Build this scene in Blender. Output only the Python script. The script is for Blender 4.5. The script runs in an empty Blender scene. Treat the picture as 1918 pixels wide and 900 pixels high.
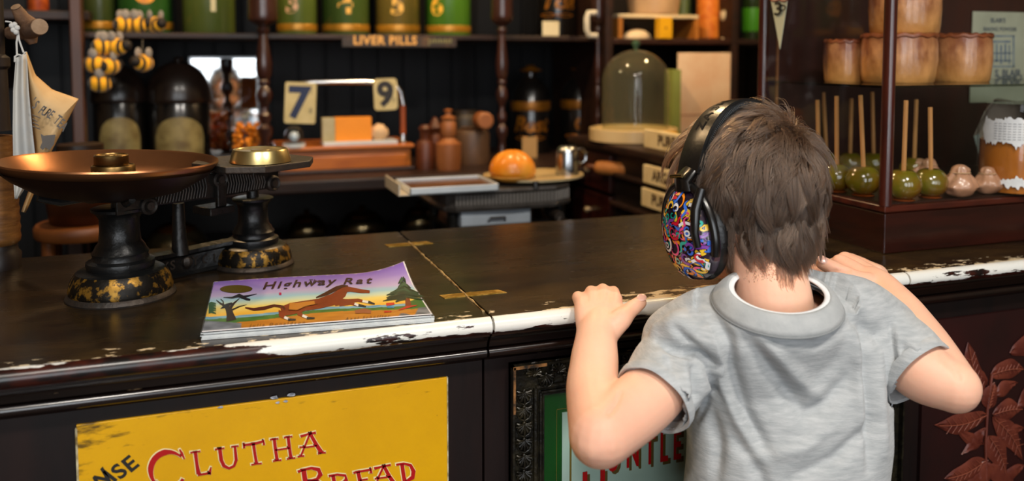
import bpy, math, random
import numpy as np
from mathutils import Vector, Matrix, Euler, noise as mnoise
random.seed(7); np.random.seed(7)
PI = math.pi
scene = bpy.context.scene
col = scene.collection

# ---------------------------------------------------------------- camera
F_PX = 1600.0; PRIN_Y = 210.0; EYE = 1.25
YAW = math.radians(19.5); PITCH = math.atan(105 / F_PX)
cam_d = bpy.data.cameras.new('camera'); cam = bpy.data.objects.new('camera', cam_d); col.objects.link(cam)
cam.location = (0, 0, EYE); cam.rotation_euler = (PI / 2 - PITCH, 0, -YAW)
cam_d.sensor_width = 36; cam_d.lens = F_PX / 1918 * 36
cam_d.shift_y = -(450 - PRIN_Y) / 1918
cam_d.clip_start = 0.05
cam_d.dof.use_dof = True; cam_d.dof.focus_distance = 1.08; cam_d.dof.aperture_fstop = 3.0
scene.camera = cam
scene.view_settings.view_transform = 'Standard'
scene.view_settings.look = 'None'
scene.view_settings.exposure = 0.0
scene.view_settings.gamma = 1
scene.view_settings.use_curve_mapping = False
scene.cycles.use_denoising = True
scene.cycles.max_bounces = 8
scene.cycles.transparent_max_bounces = 16
scene.cycles.sample_clamp_indirect = 6
scene.cycles.caustics_reflective = False
scene.cycles.caustics_refractive = False

# ---------------------------------------------------------------- world and lights
w = bpy.data.worlds.new('world'); scene.world = w; w.use_nodes = True
w.node_tree.nodes['Background'].inputs[0].default_value = (0.75, 0.85, 1, 1)
w.node_tree.nodes['Background'].inputs[1].default_value = 0.4

def area(name, loc, rot, sx, sy, power, color):
    l = bpy.data.lights.new(name, 'AREA'); l.shape = 'RECTANGLE'; l.size = sx; l.size_y = sy
    l.energy = power; l.color = color
    o = bpy.data.objects.new(name, l); col.objects.link(o); o.location = loc; o.rotation_euler = rot
    return o
WINS = [(-1.55, -0.35), (0.0, 0.95), (1.3, 2.1)]
for i, (x0, x1) in enumerate(WINS):
    area('window_daylight', ((x0 + x1) / 2, -2.66, 1.5), (PI / 2, 0, 0), x1 - x0, 1.8, (45, 26, 14)[i], (0.93, 0.97, 1.0))
LAMPS = [(-0.25, 2.05, 2.12), (0.62, 1.95, 2.12), (1.5, 1.95, 2.12)]
LAMP_POWER = [24, 34, 34]
CEIL = [(-0.35, -0.45, 2.68), (0.75, -0.35, 2.68)]
CEIL_POWER = [31, 31]

# ---------------------------------------------------------------- photo frame to place
_c = (math.cos(YAW), math.sin(YAW)); _cp, _sp = math.cos(PITCH), math.sin(PITCH)
FW = Vector((_c[1] * _cp, _c[0] * _cp, -_sp)); RT = Vector((_c[0], -_c[1], 0)); UP = RT.cross(FW)
O = Vector((0, 0, EYE))
def ray(px, py): return FW + RT * ((px - 959) / F_PX) - UP * ((py - PRIN_Y) / F_PX)
def aX(px, py, X): r = ray(px, py); return O + r * (X / r.x)
def aY(px, py, Y): r = ray(px, py); return O + r * (Y / r.y)
def aZ(px, py, Z): r = ray(px, py); return O + r * ((Z - EYE) / r.z)
def aD(px, py, d): return O + ray(px, py) * d
def mpp(P): return (Vector(P) - O).dot(FW) / F_PX

# ---------------------------------------------------------------- materials
def lin(c):
    if isinstance(c, str):
        c = c.lstrip('#'); c = tuple(int(c[i:i + 2], 16) / 255 for i in (0, 2, 4))
        return tuple(x / 12.92 if x <= .04045 else ((x + .055) / 1.055) ** 2.4 for x in c)
    return c
def L4(c): return (*lin(c), 1)
_m = {}
def mat(name, base, rough=.5, metal=0, var=None, scale=8, bump=0, coat=0, stretch=(1, 1, 1), lo=.35, hi=.65,
        sss=0, spec=.5, bscale=None, trans=0, emit=0, detail=5, sheen=0, rvar=0):
    if name in _m: return _m[name]
    m = bpy.data.materials.new(name); m.use_nodes = True; _m[name] = m
    nt = m.node_tree; N = nt.nodes; Lk = nt.links.new; b = N['Principled BSDF']
    b.inputs['Base Color'].default_value = L4(base); b.inputs['Roughness'].default_value = rough
    b.inputs['Metallic'].default_value = metal; b.inputs['Coat Weight'].default_value = coat
    b.inputs['Coat Roughness'].default_value = .15
    b.inputs['Specular IOR Level'].default_value = spec
    b.inputs['Transmission Weight'].default_value = trans
    b.inputs['Sheen Weight'].default_value = sheen
    if sss:
        b.inputs['Subsurface Weight'].default_value = sss
        b.inputs['Subsurface Radius'].default_value = (1, .35, .2); b.inputs['Subsurface Scale'].default_value = .006
    if emit:
        b.inputs['Emission Color'].default_value = L4(base); b.inputs['Emission Strength'].default_value = emit
    tc = N.new('ShaderNodeTexCoord'); mp = N.new('ShaderNodeMapping'); mp.inputs['Scale'].default_value = stretch
    Lk(tc.outputs['Object'], mp.inputs[0])
    nz = N.new('ShaderNodeTexNoise'); nz.inputs['Scale'].default_value = scale; nz.inputs['Detail'].default_value = detail
    nz.inputs['Roughness'].default_value = .6
    Lk(mp.outputs[0], nz.inputs['Vector'])
    cr = N.new('ShaderNodeValToRGB'); cr.color_ramp.elements[0].position = lo; cr.color_ramp.elements[1].position = hi
    cr.color_ramp.elements[0].color = L4(base)
    b0 = lin(base)
    cr.color_ramp.elements[1].color = L4(var) if var else (*[min(1, x * .8) for x in b0], 1)
    Lk(nz.outputs[0], cr.inputs[0]); Lk(cr.outputs[0], b.inputs['Base Color'])
    if rvar:
        mr = N.new('ShaderNodeMapRange'); mr.inputs['To Min'].default_value = max(0, rough - rvar); mr.inputs['To Max'].default_value = rough + rvar
        Lk(nz.outputs[0], mr.inputs[0]); Lk(mr.outputs[0], b.inputs['Roughness'])
    if bump:
        n2 = N.new('ShaderNodeTexNoise'); n2.inputs['Scale'].default_value = bscale or scale * 3; n2.inputs['Detail'].default_value = 6
        Lk(mp.outputs[0], n2.inputs['Vector'])
        bp = N.new('ShaderNodeBump'); bp.inputs['Strength'].default_value = bump; bp.inputs['Distance'].default_value = .004
        Lk(n2.outputs[0], bp.inputs['Height']); Lk(bp.outputs[0], b.inputs['Normal'])
    return m
def glass(name, tint=(1, 1, 1), ior=1.3, rough=.02, op=0, haze=0, hcol='#8a8a70'):
    """thin clear glass: transparent body, fresnel reflection"""
    if name in _m: return _m[name]
    m = bpy.data.materials.new(name); m.use_nodes = True; _m[name] = m
    nt = m.node_tree; N = nt.nodes; Lk = nt.links.new; N.remove(N['Principled BSDF'])
    t = N.new('ShaderNodeBsdfTransparent'); t.inputs[0].default_value = (*tint, 1)
    g = N.new('ShaderNodeBsdfGlossy'); g.inputs['Roughness'].default_value = rough
    fr = N.new('ShaderNodeFresnel'); ge = N.new('ShaderNodeNewGeometry'); io = N.new('ShaderNodeMix')   # thin sheet: same reflection from both sides
    io.inputs[2].default_value = ior; io.inputs[3].default_value = 1 / ior; Lk(ge.outputs['Backfacing'], io.inputs[0]); Lk(io.outputs[0], fr.inputs[0])
    ad = N.new('ShaderNodeMath'); ad.operation = 'ADD'; ad.inputs[1].default_value = op
    mx = N.new('ShaderNodeMixShader'); Lk(fr.outputs[0], ad.inputs[0]); Lk(ad.outputs[0], mx.inputs[0]); Lk(t.outputs[0], mx.inputs[1]); Lk(g.outputs[0], mx.inputs[2])
    last = mx.outputs[0]
    if haze:
        df = N.new('ShaderNodeBsdfDiffuse'); df.inputs[0].default_value = L4(hcol); m2 = N.new('ShaderNodeMixShader'); m2.inputs[0].default_value = haze
        Lk(last, m2.inputs[1]); Lk(df.outputs[0], m2.inputs[2]); last = m2.outputs[0]
    Lk(last, N['Material Output'].inputs[0])
    return m
def vcol(name, rough=.4, coat=0, metal=0, bump=0):
    if name in _m: return _m[name]
    m = mat(name, '#ffffff', rough, metal, coat=coat, bump=bump, scale=40)
    N = m.node_tree.nodes; b = N['Principled BSDF']
    a = N.new('ShaderNodeAttribute'); a.attribute_name = 'Col'; m.node_tree.links.new(a.outputs['Color'], b.inputs['Base Color'])
    return m

# ---------------------------------------------------------------- geometry helpers
class MB:
    def __init__(s): s.v = []; s.f = []; s.mi = []; s.sm = []
    def add(s, vs, fs, mi=0, smooth=False, M=None):
        n = len(s.v)
        for p in vs:
            p = Vector(p); s.v.append(tuple(M @ p) if M else tuple(p))
        for f in fs: s.f.append(tuple(i + n for i in f)); s.mi.append(mi); s.sm.append(smooth)
        return s
    def box(s, x0, x1, y0, y1, z0, z1, mi=0, M=None):
        vs = [(x, y, z) for z in (z0, z1) for y in (y0, y1) for x in (x0, x1)]
        return s.add(vs, [(0, 2, 3, 1), (4, 5, 7, 6), (0, 1, 5, 4), (2, 6, 7, 3), (0, 4, 6, 2), (1, 3, 7, 5)], mi, False, M)
    def lathe(s, prof, seg=32, mi=0, M=None, smooth=True, c=(0, 0, 0), sx=1, sy=1, cap=True):
        vs = []; fs = []; n = len(prof)
        for r, z in prof:
            for k in range(seg):
                a = 2 * PI * k / seg; vs.append((c[0] + r * math.cos(a) * sx, c[1] + r * math.sin(a) * sy, c[2] + z))
        for i in range(n - 1):
            for k in range(seg):
                k2 = (k + 1) % seg; fs.append((i * seg + k, i * seg + k2, (i + 1) * seg + k2, (i + 1) * seg + k))
        if cap and prof[0][0] > 1e-5: fs.append(tuple(reversed(range(seg))))
        if cap and prof[-1][0] > 1e-5: fs.append(tuple((n - 1) * seg + k for k in range(seg)))
        return s.add(vs, fs, mi, smooth, M)
    def tube(s, pts, r, seg=8, mi=0, M=None, smooth=True, flat=1.0, closed=False):
        pts = [Vector(p) for p in pts]; n = len(pts)
        rr = r if isinstance(r, (list, tuple)) else [r] * n
        vs = []; fs = []; prev = None
        for i, p in enumerate(pts):
            t = (pts[(i + 1) % n if closed else min(i + 1, n - 1)] - pts[(i - 1) % n if closed else max(i - 1, 0)]).normalized()
            if prev is None:
                a = Vector((0, 0, 1)) if abs(t.z) < .9 else Vector((1, 0, 0)); u = t.cross(a).normalized()
            else: u = (prev - t * prev.dot(t)).normalized()
            prev = u; v_ = t.cross(u)
            for k in range(seg):
                a = 2 * PI * k / seg; vs.append(p + (u * math.cos(a) + v_ * math.sin(a) * flat) * rr[i])
        for i in range(n if closed else n - 1):
            for k in range(seg):
                k2 = (k + 1) % seg; j = (i + 1) % n; fs.append((i * seg + k, i * seg + k2, j * seg + k2, j * seg + k))
        if not closed: fs += [tuple(reversed(range(seg))), tuple((n - 1) * seg + k for k in range(seg))]
        return s.add(vs, fs, mi, smooth, M)
    def ball(s, c, r, seg=24, rings=14, mi=0, M=None, fn=None):
        if not isinstance(r, (tuple, list)): r = (r, r, r)
        vs = [(0, 0, -1)] + [(math.cos(2 * PI * k / seg) * math.sin(PI * i / rings), math.sin(2 * PI * k / seg) * math.sin(PI * i / rings), -math.cos(PI * i / rings)) for i in range(1, rings) for k in range(seg)] + [(0, 0, 1)]
        fs = [(0, 1 + (k + 1) % seg, 1 + k) for k in range(seg)]
        for i in range(rings - 2):
            for k in range(seg):
                a = 1 + i * seg; fs.append((a + k, a + (k + 1) % seg, a + seg + (k + 1) % seg, a + seg + k))
        T = len(vs) - 1; a = 1 + (rings - 2) * seg
        fs += [(a + k, a + (k + 1) % seg, T) for k in range(seg)]
        out = []
        for p in vs:
            p = Vector(p); q = Vector((p.x * r[0], p.y * r[1], p.z * r[2]))
            if fn: q = fn(p, q)
            out.append(q + Vector(c))
        return s.add(out, fs, mi, True, M)
    def prism(s, poly, h, mi=0, M=None, smooth=False):
        """polygon in xy extruded along z by h"""
        n = len(poly); vs = [(x, y, 0) for x, y in poly] + [(x, y, h) for x, y in poly]
        fs = [tuple(reversed(range(n))), tuple(range(n, 2 * n))] + [(i, (i + 1) % n, n + (i + 1) % n, n + i) for i in range(n)]
        return s.add(vs, fs, mi, smooth, M)
    def build(s, name, mats, parent=None, bevel=0, bseg=2, solid=0, sub=0, off=None, smoothmod=0, label=None):
        me = bpy.data.meshes.new(name)
        vs = s.v
        if off is not None: vs = [(a - off[0], b - off[1], c - off[2]) for a, b, c in vs]
        me.from_pydata(vs, [], s.f)
        if not isinstance(mats, (list, tuple)): mats = [mats]
        for m in mats: me.materials.append(m)
        me.polygons.foreach_set('material_index', s.mi); me.polygons.foreach_set('use_smooth', s.sm); me.update()
        if any(s.sm): me.set_sharp_from_angle(angle=math.radians(38))
        o = bpy.data.objects.new(name, me); col.objects.link(o)
        if parent: o.parent = parent
        if solid: q = o.modifiers.new('s', 'SOLIDIFY'); q.thickness = solid; q.offset = 0
        if bevel: q = o.modifiers.new('b', 'BEVEL'); q.width = bevel; q.segments = bseg; q.limit_method = 'ANGLE'; q.angle_limit = math.radians(40)
        if sub: q = o.modifiers.new('u', 'SUBSURF'); q.levels = sub; q.render_levels = sub
        if label: o['label'] = label
        return o
def thing(name, label, cat, loc=(0, 0, 0), rotz=0, group=None):
    o = bpy.data.objects.new(name, None); col.objects.link(o); o.location = loc; o.rotation_euler = (0, 0, rotz)
    o.empty_display_size = .02
    o['label'] = label; o['category'] = cat
    if group: o['group'] = group
    return o
def tag(o, label, cat, group=None, kind=None):
    o['label'] = label; o['category'] = cat
    if group: o['group'] = group
    if kind: o['kind'] = kind
    return o
def struct(o, label=None):
    o['kind'] = 'structure'
    if label: o['label'] = label
    return o
def copy_tree(o, parent=None):
    c = o.copy(); col.objects.link(c)
    if parent: c.parent = parent
    for ch in [x for x in bpy.data.objects if x.parent == o]: copy_tree(ch, c)
    return c
def frame(o, x, y=None, z=None):
    """matrix from origin and axis directions"""
    x = Vector(x).normalized()
    if z is None:
        y = Vector(y); z = x.cross(y).normalized(); y = z.cross(x)
    else:
        z = Vector(z); y = z.cross(x).normalized(); z = x.cross(y)
    M = Matrix((x, y, z)).transposed().to_4x4(); M.translation = Vector(o); return M
def text_geo(s, size=1, bold=0, shear=0, space=1, align='CENTER'):
    cu = bpy.data.curves.new('t', 'FONT'); cu.body = s; cu.size = size; cu.offset = bold; cu.shear = shear
    cu.space_character = space; cu.align_x = align; cu.resolution_u = 3
    o = bpy.data.objects.new('t', cu); col.objects.link(o)
    me = bpy.data.meshes.new_from_object(o.evaluated_get(bpy.context.evaluated_depsgraph_get()))
    vs = [tuple(v.co) for v in me.vertices]; fs = [tuple(p.vertices) for p in me.polygons]
    bpy.data.objects.remove(o); bpy.data.meshes.remove(me); bpy.data.curves.remove(cu)
    return vs, fs
def add_text(mb, s, size, M, mi=0, **k):
    vs, fs = text_geo(s, size, **k); mb.add(vs, fs, mi, False, M)
def stroke(mb, pts, wd, fn, mi=0):
    """flat polyline of half width wd (number or list) in artwork coords, mapped by fn"""
    pts = [Vector(p) for p in pts]; n = len(pts); ws = wd if isinstance(wd, (list, tuple)) else [wd] * n
    vs = []
    for i, p in enumerate(pts):
        t = (pts[min(i + 1, n - 1)] - pts[max(i - 1, 0)]).normalized(); nn = Vector((-t.y, t.x))
        vs += [fn(*(p + nn * ws[i])), fn(*(p - nn * ws[i]))]
    mb.add(vs, [(2 * i, 2 * i + 1, 2 * i + 3, 2 * i + 2) for i in range(n - 1)], mi)
def arc(cx, cy, rx, ry, a0, a1, n=14):
    return [(cx + rx * math.cos(math.radians(a0 + (a1 - a0) * i / n)), cy + ry * math.sin(math.radians(a0 + (a1 - a0) * i / n))) for i in range(n + 1)]
def paint(me, fn):
    """fn(i, co) -> linear rgb per vertex, stored as the artwork's own colour"""
    a = me.color_attributes.new('Col', 'FLOAT_COLOR', 'POINT')
    buf = []
    for i, v in enumerate(me.vertices): buf += [*fn(i, v.co), 1]
    a.data.foreach_set('color', buf)

# palette
DARKWOOD = mat('dark_wood', '#1d120e', .5, var='#2e1a12', scale=6, stretch=(1, 8, 8), bump=.15, coat=.05, spec=.35)
BLACKWOOD = mat('black_wood', '#100c0b', .42, var='#1c1310', scale=6, bump=.1)
MAHOG = mat('mahogany', '#32100a', .28, var='#4c1c10', scale=9, stretch=(1, 6, 6), coat=.5, bump=.08)
MAHOGV = mat('mahogany_upright', '#2c0b07', .28, var='#43150b', scale=9, stretch=(6, 6, 1), coat=.5, bump=.08)
COLWOOD = mat('column_wood', '#2a1611', .3, var='#3c2019', scale=12, stretch=(5, 5, 1), coat=.5)
IRON = mat('cast_iron', '#101112', .36, metal=.35, var='#26231f', scale=30, bump=.35, bscale=90, lo=.45, hi=.75)
IRONRUST = mat('worn_iron', '#2a2725', .5, metal=.5, var='#3d332b', scale=40, bump=.3)
BRASS = mat('brass', '#c9a85a', .28, metal=1, var='#a98a45', scale=20, bump=.05)
OLDBRASS = mat('old_brass', '#8f7447', .36, metal=1, var='#6b5634', scale=20, bump=.1)
CREAM = mat('cream_card', '#d9cfae', .7, var='#c8bc98', scale=14)
WHITEP = mat('white_enamel', '#d6dce0', .3, var='#c3cace', scale=8, coat=.3)
CHROME = mat('chrome', '#d8d8d8', .16, metal=1)
CLEAR = glass('clear_glass')
BLACKINK = mat('black_ink', '#15130f', .6)
# ================================================================ room shell
YB = 2.86
mb = MB()
xx = -1.7
while xx < 2.6:   # tongue and groove boarding
    mb.box(xx, xx + .078, YB, YB + .02, 0, 2.7); mb.box(xx + .078, xx + .086, YB + .008, YB + .02, 0, 2.7); xx += .086
struct(mb.build('wall_back', mat('navy_boards', '#07080b', .55, var='#0d0f13', scale=5, stretch=(6, 6, .6), bump=.1, spec=.25), bevel=.0015))
struct(MB().box(-1.8, 2.7, -2.72, YB + .1, -.05, 0).build('floor', mat('floor_boards', '#3a2a1e', .5, var='#2c1f17', scale=4, stretch=(1, 8, 1))))
struct(MB().box(-1.8, 2.7, -2.72, YB + .1, 2.7, 2.75).build('ceiling', mat('ceiling_paint', '#b9ad97', .8)))
WALLM = mat('wall_paint', '#6d5c48', .8, var='#5d4d3b')
struct(MB().box(-1.8, -1.7, -2.72, YB + .1, 0, 2.7).build('wall_left', WALLM))
struct(MB().box(2.6, 2.7, -2.72, YB + .1, 0, 2.7).build('wall_right', WALLM))
mb = MB(); mb.box(-1.8, 2.7, -2.62, -2.52, 0, .58); mb.box(-1.8, 2.7, -2.62, -2.52, 2.42, 2.7)
prev = -1.8
for x0, x1 in WINS: mb.box(prev, x0, -2.62, -2.52, .58, 2.42); prev = x1
mb.box(prev, 2.7, -2.62, -2.52, .58, 2.42)
struct(mb.build('wall_front', WALLM))
for i, (x0, x1) in enumerate(WINS):
    mb = MB()
    for a, b in ((x0, x0 + .04), (x1 - .04, x1)): mb.box(a, b, -2.6, -2.53, .58, 2.42)
    for a, b in ((.58, .63), (2.37, 2.42), (1.9, 1.93), (1.12, 1.14)): mb.box(x0, x1, -2.6, -2.53, a, b)
    fr = struct(mb.build('window_%d' % (i + 1), mat('window_paint', '#5a2f22', .4)))
    struct(MB().box(x0 + .04, x1 - .04, -2.572, -2.568, .63, 2.37).build('window_glass', CLEAR, fr))

def pendant(P, power):
    t = thing('pendant_lamp', 'green enamel pendant lamp hanging above the back shelves', 'lamp', P, group='pendant lamps over the back shelves')
    MB().tube([(0, 0, .14), (0, 0, 2.7 - P[2])], .003).build('cord', BLACKINK, t)
    MB().lathe([(.13, 0), (.125, .01), (.1, .05), (.04, .1), (.02, .15), (.0, .155)], 32, cap=False).build('shade', mat('green_enamel', '#1d3a27', .25), t, solid=.002)
    MB().ball((0, 0, .03), .028).build('bulb', mat('bulb_glow', '#ffd9a0', .4, emit=6), t)
    l = bpy.data.lights.new('lamp_light', 'POINT'); l.energy = power; l.color = (1, .66, .34); l.shadow_soft_size = .035
    o = bpy.data.objects.new('lamp_light', l); col.objects.link(o); o.parent = t; o.location = (0, 0, -.03)
    return t
for P, w_ in zip(LAMPS, LAMP_POWER): pendant(P, w_)
for k, (P, w_) in enumerate(zip(CEIL, CEIL_POWER)):
    t = thing('ceiling_light', 'round opal ceiling light above the visitors side', 'lamp', P, group='ceiling lights')
    MB().lathe([(.17, -.03), (.18, -.01), (.18, .0), (.0, .019)], 40).build('fitting', CHROME, t)
    l = bpy.data.lights.new('lamp_light', 'AREA'); l.shape = 'DISK'; l.size = .34; l.energy = w_; l.color = (1, .93, .84)
    o = bpy.data.objects.new('lamp_light', l); col.objects.link(o); o.parent = t; o.location = (0, 0, -.04)

# ================================================================ counter
YF, YK, ZT = .942, 1.478, .94
def pt_nodes(name, dark, base2, thr_fn, rough=.22):
    m = mat(name, dark, rough, var=base2, scale=3, stretch=(1, 6, 6), lo=.3, hi=.75, coat=0, rvar=.07)
    return m
# worn dark top: scuffs through the varnish gather at the customer edge
TOPM = mat('counter_top', '#120d09', .27, var='#21170d', scale=3.5, stretch=(1, 5, 1), lo=.3, hi=.8, rvar=.05, bump=.06, bscale=40)
nt = TOPM.node_tree; N = nt.nodes; Lk = nt.links.new; bs = N['Principled BSDF']
geo = N.new('ShaderNodeNewGeometry'); sep = N.new('ShaderNodeSeparateXYZ'); Lk(geo.outputs['Position'], sep.inputs[0])
def mathn(op, a, b=None, c=None):
    n = N.new('ShaderNodeMath'); n.operation = op
    for i, x in enumerate((a, b, c)):
        if x is None: continue
        if isinstance(x, (int, float)): n.inputs[i].default_value = x
        else: Lk(x, n.inputs[i])
    return n.outputs[0]
def noisen(scale, stretch=(1, 1, 1), detail=6, rough=.65):
    mp = N.new('ShaderNodeMapping'); mp.inputs['Scale'].default_value = stretch; Lk(geo.outputs['Position'], mp.inputs[0])
    n = N.new('ShaderNodeTexNoise'); n.inputs['Scale'].default_value = scale; n.inputs['Detail'].default_value = detail; n.inputs['Roughness'].default_value = rough
    Lk(mp.outputs[0], n.inputs[0]); return n.outputs[0]
def mapr(v, a, b, c, d):
    n = N.new('ShaderNodeMapRange'); Lk(v, n.inputs[0])
    for i, x in enumerate((a, b, c, d)): n.inputs[i + 1].default_value = x
    return n.outputs[0]
def mixc(f, a, b):
    n = N.new('ShaderNodeMix'); n.data_type = 'RGBA'
    Lk(f, n.inputs[0])
    for i, x in ((6, a), (7, b)):
        if isinstance(x, str): n.inputs[i].default_value = L4(x)
        else: Lk(x, n.inputs[i])
    return n.outputs[2]
def step(v, t, w_=.01): return mapr(v, t - w_, t + w_, 0, 1)
n1 = noisen(34, (1, 2.2, 1)); n2 = noisen(120, (1, 3, 1)); n3 = noisen(9, (.6, 1.4, 1))
edge = mapr(sep.outputs[1], .945, .99, .16, -.02)        # more bare wood near the edge
xz = mapr(sep.outputs[0], .38, .60, 0, .15); xz2 = mapr(sep.outputs[0], .70, .76, 0, -.1)
near = mathn('ADD', mathn('ADD', mathn('ADD', n1, edge), xz), xz2)
near = mathn('MULTIPLY', near, mapr(sep.outputs[1], .985, 1.0, 1, .8))
sc1 = step(near, .672, .012)
spk = step(n2, .77, .01)
brown_mix = mathn('MULTIPLY', mapr(n3, .4, .7, 0, 1), mapr(sep.outputs[1], .95, 1.40, .75, .03))  # patchy brown tint, strongest at the front, fading towards the back
oldc = bs.inputs['Base Color'].links[0].from_socket
c = mixc(brown_mix, oldc, '#4a371a'); c = mixc(mathn('MULTIPLY', spk, .6), c, '#9a7f5a'); c = mixc(sc1, c, '#d9c6a4')
Lk(c, bs.inputs['Base Color'])

EDGEM = mat('chipped_edge_paint', '#1a0f0b', .28)
nt = EDGEM.node_tree; N = nt.nodes; Lk = nt.links.new; bs = N['Principled BSDF']
geo = N.new('ShaderNodeNewGeometry'); sep = N.new('ShaderNodeSeparateXYZ'); Lk(geo.outputs['Position'], sep.inputs[0])
a1 = noisen(16, (1, 3.5, 5), 8); a2 = noisen(26, (1, 2, 3)); 
wx = mathn('ADD', mapr(sep.outputs[0], .0, .08, -.25, .235), mapr(sep.outputs[0], .6, 1.0, 0, -.04))
ztop = mapr(sep.outputs[2], .9360, .9398, 0, .36)
zbot = mapr(sep.outputs[2], .9215, .9275, -.22, 0)
sc2 = step(mathn('ADD', mathn('ADD', mathn('ADD', a1, wx), ztop), zbot), .64, .008)
woodc = mixc(step(a2, .5, .08), '#0f0b0b', '#3a150d')
peel = mixc(step(a1, .60, .01), '#e2e2dc', '#e6e7e4')
Lk(mixc(sc2, woodc, peel), bs.inputs['Base Color'])

FRONTM = mat('counter_front_wood', '#0b0505', .5, var='#190a07', scale=5, stretch=(4, 4, .7), bump=.12, spec=.3)
FASCM = mat('counter_moulding', '#0e0908', .24, var='#1c0e0a', scale=9, stretch=(1, 4, 4), coat=.4)
nt = FASCM.node_tree; N = nt.nodes; Lk = nt.links.new; bs = N['Principled BSDF']
geo = N.new('ShaderNodeNewGeometry'); sep = N.new('ShaderNodeSeparateXYZ'); Lk(geo.outputs['Position'], sep.inputs[0])
chip = step(noisen(14, (1, 8, 8), 8), .69, .006)
Lk(mixc(chip, bs.inputs['Base Color'].links[0].from_socket, '#b99a76'), bs.inputs['Base Color'])

def profile_x(mb, prof, x0, x1, mi=0, smooth=True):
    n = len(prof); vs = [(x0, y, z) for y, z in prof] + [(x1, y, z) for y, z in prof]
    fs = [(i, (i + 1) % n, n + (i + 1) % n, n + i) for i in range(n)]
    mb.add(vs, fs, mi, smooth); mb.add([vs[i] for i in range(n)], [tuple(reversed(range(n)))], mi); mb.add([vs[n + i] for i in range(n)], [tuple(range(n))], mi)
SEC = [(-1.3, .3095, 'left'), (.3125, .935, 'middle'), (.938, 2.2, 'right')]
labs = {'left': 'dark worn shop counter section under the brass and copper scales and book',
        'middle': 'dark worn shop counter section the boy leans on',
        'right': 'dark worn shop counter section under the pie display case'}
croots = {}
for x0, x1, nm in SEC:
    R = thing('shop_counter', labs[nm], 'counter', ((x0 + x1) / 2, 1.2, 0), group='shop counter sections')
    croots[nm] = R; off = R.location
    mb = MB(); mb.box(x0, x1, YF + .012, YK, ZT - .022, ZT); mb.build('counter_top', TOPM, R, off=off, bevel=.0012)
    r = .0105; pr = [(YF + .012, ZT), *[(YF + .0105 - r * math.sin(a), ZT - .0105 + r * math.cos(a)) for a in [PI * k / 12 for k in range(13)]], (YF + .012, ZT - .021)]
    mb = MB(); profile_x(mb, pr, x0, x1); mb.build('edge_moulding', EDGEM, R, off=off)
    mb = MB()
    profile_x(mb, [(.985, .9185), (.954, .9185), (.954, .9155), (.958, .914), (.963, .907), (.966, .899), (.985, .899)], x0, x1, smooth=False)
    bz, bb = .8905, .0065
    profile_x(mb, [(.985, .899), (.966, .899), *[(.970 - bb * math.sin(a), bz + bb * math.cos(a)) for a in [PI * k / 10 for k in range(11)]], (.975, .8825), (.982, .880), (.985, .876)], x0, x1)
    mb.build('moulding', FASCM, R, off=off)
    MB().box(x0, x1, .985, 1.0, .06, .899).build('front_panel', FRONTM, R, off=off)
    MB().box(x0, x1, 1.005, 1.46, 0, .9).build('body', BLACKWOOD, R, off=off)
L_ = croots['left']
for a, b, c, d, nm in ((726, 806, 453, 461, 0), (831, 940, 543, 558, 0)):
    p = aZ(a, d - 1, ZT); q = aZ(b, c + 1, ZT); yc = (aZ((a + b) / 2, (c + d) / 2, ZT)).y; hh = .010 if c < 500 else .0085
    mb = MB(); cut = [(-.02, -hh), (.0, -hh * .8)]
    xa, xb = p.x, q.x
    mb.prism([(xa, yc - hh), (xb + .003, yc - hh), (xb - .004, yc + hh), (xa - .003, yc + hh)], .0012, M=Matrix.Translation((0, 0, ZT - .0005)))
    mb.build('brass_strap', mat('rubbed_brass', '#8a6a1c', .36, metal=.8, var='#c9a555', scale=60, lo=.45, hi=.6, bump=.2), L_, off=L_.location, label='brass strap across the joint')
# battered brass lip along the joint
mb = MB(); rs = random.Random(3)
pts = [(.3085 + rs.uniform(-.0012, .0004), YF + .03 + i * .012, ZT + .0006) for i in range(36)]
mb.tube(pts, [rs.uniform(.0006, .0019) for _ in pts], 6)
mb.build('joint_strip', mat('worn_joint', '#7a5d33', .4, metal=.5, var='#d0b480', scale=80, lo=.4, hi=.6), L_, off=L_.location)

# ---- yellow bread sign (art coordinates = pixels of the front face)
YS = .981
def zs(x, y): return aY(x / 1.998, 640 + y / 1.998, YS)
cr = [aY(143, 804, YS), aY(838, 699, YS)]
zt0 = (cr[0].z + cr[1].z) / 2
SX0, SX1 = cr[0].x, cr[1].x
S = thing('bread_sign', 'yellow painted bread advertising sign with red lettering on counter front', 'sign', ((SX0 + SX1) / 2, YS, .52))
SL = S.location
YEL = mat('yellow_enamel', '#dba500', .34, var='#c99400', scale=7, lo=.3, hi=.8, coat=.2, bump=.04)
# dirt scrape marks at left end and along the rim
nt = YEL.node_tree; N = nt.nodes; Lk = nt.links.new; bs = N['Principled BSDF']
geo = N.new('ShaderNodeNewGeometry'); sep = N.new('ShaderNodeSeparateXYZ'); Lk(geo.outputs['Position'], sep.inputs[0])
dx = mapr(sep.outputs[0], SX0, SX0 + .09, .2, 0); dz = mapr(sep.outputs[2], zt0 - .04, zt0, -.12, .06)
dirt = mapr(mathn('ADD', mathn('ADD', noisen(30, (1, 1, 4), 8), dx), dz), .62, .78, 0, .85)
spk = mathn('MULTIPLY', step(noisen(150, (1, 1, 1), 3), .76, .01), .8)
c = mixc(dirt, bs.inputs['Base Color'].links[0].from_socket, '#2a1d08'); c = mixc(spk, c, '#4a3510'); Lk(c, bs.inputs['Base Color'])
MB().box(SX0, SX1, YS, YS + .004, .2, zt0).build('sign_plate', YEL, S, off=SL, bevel=.0006)
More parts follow.
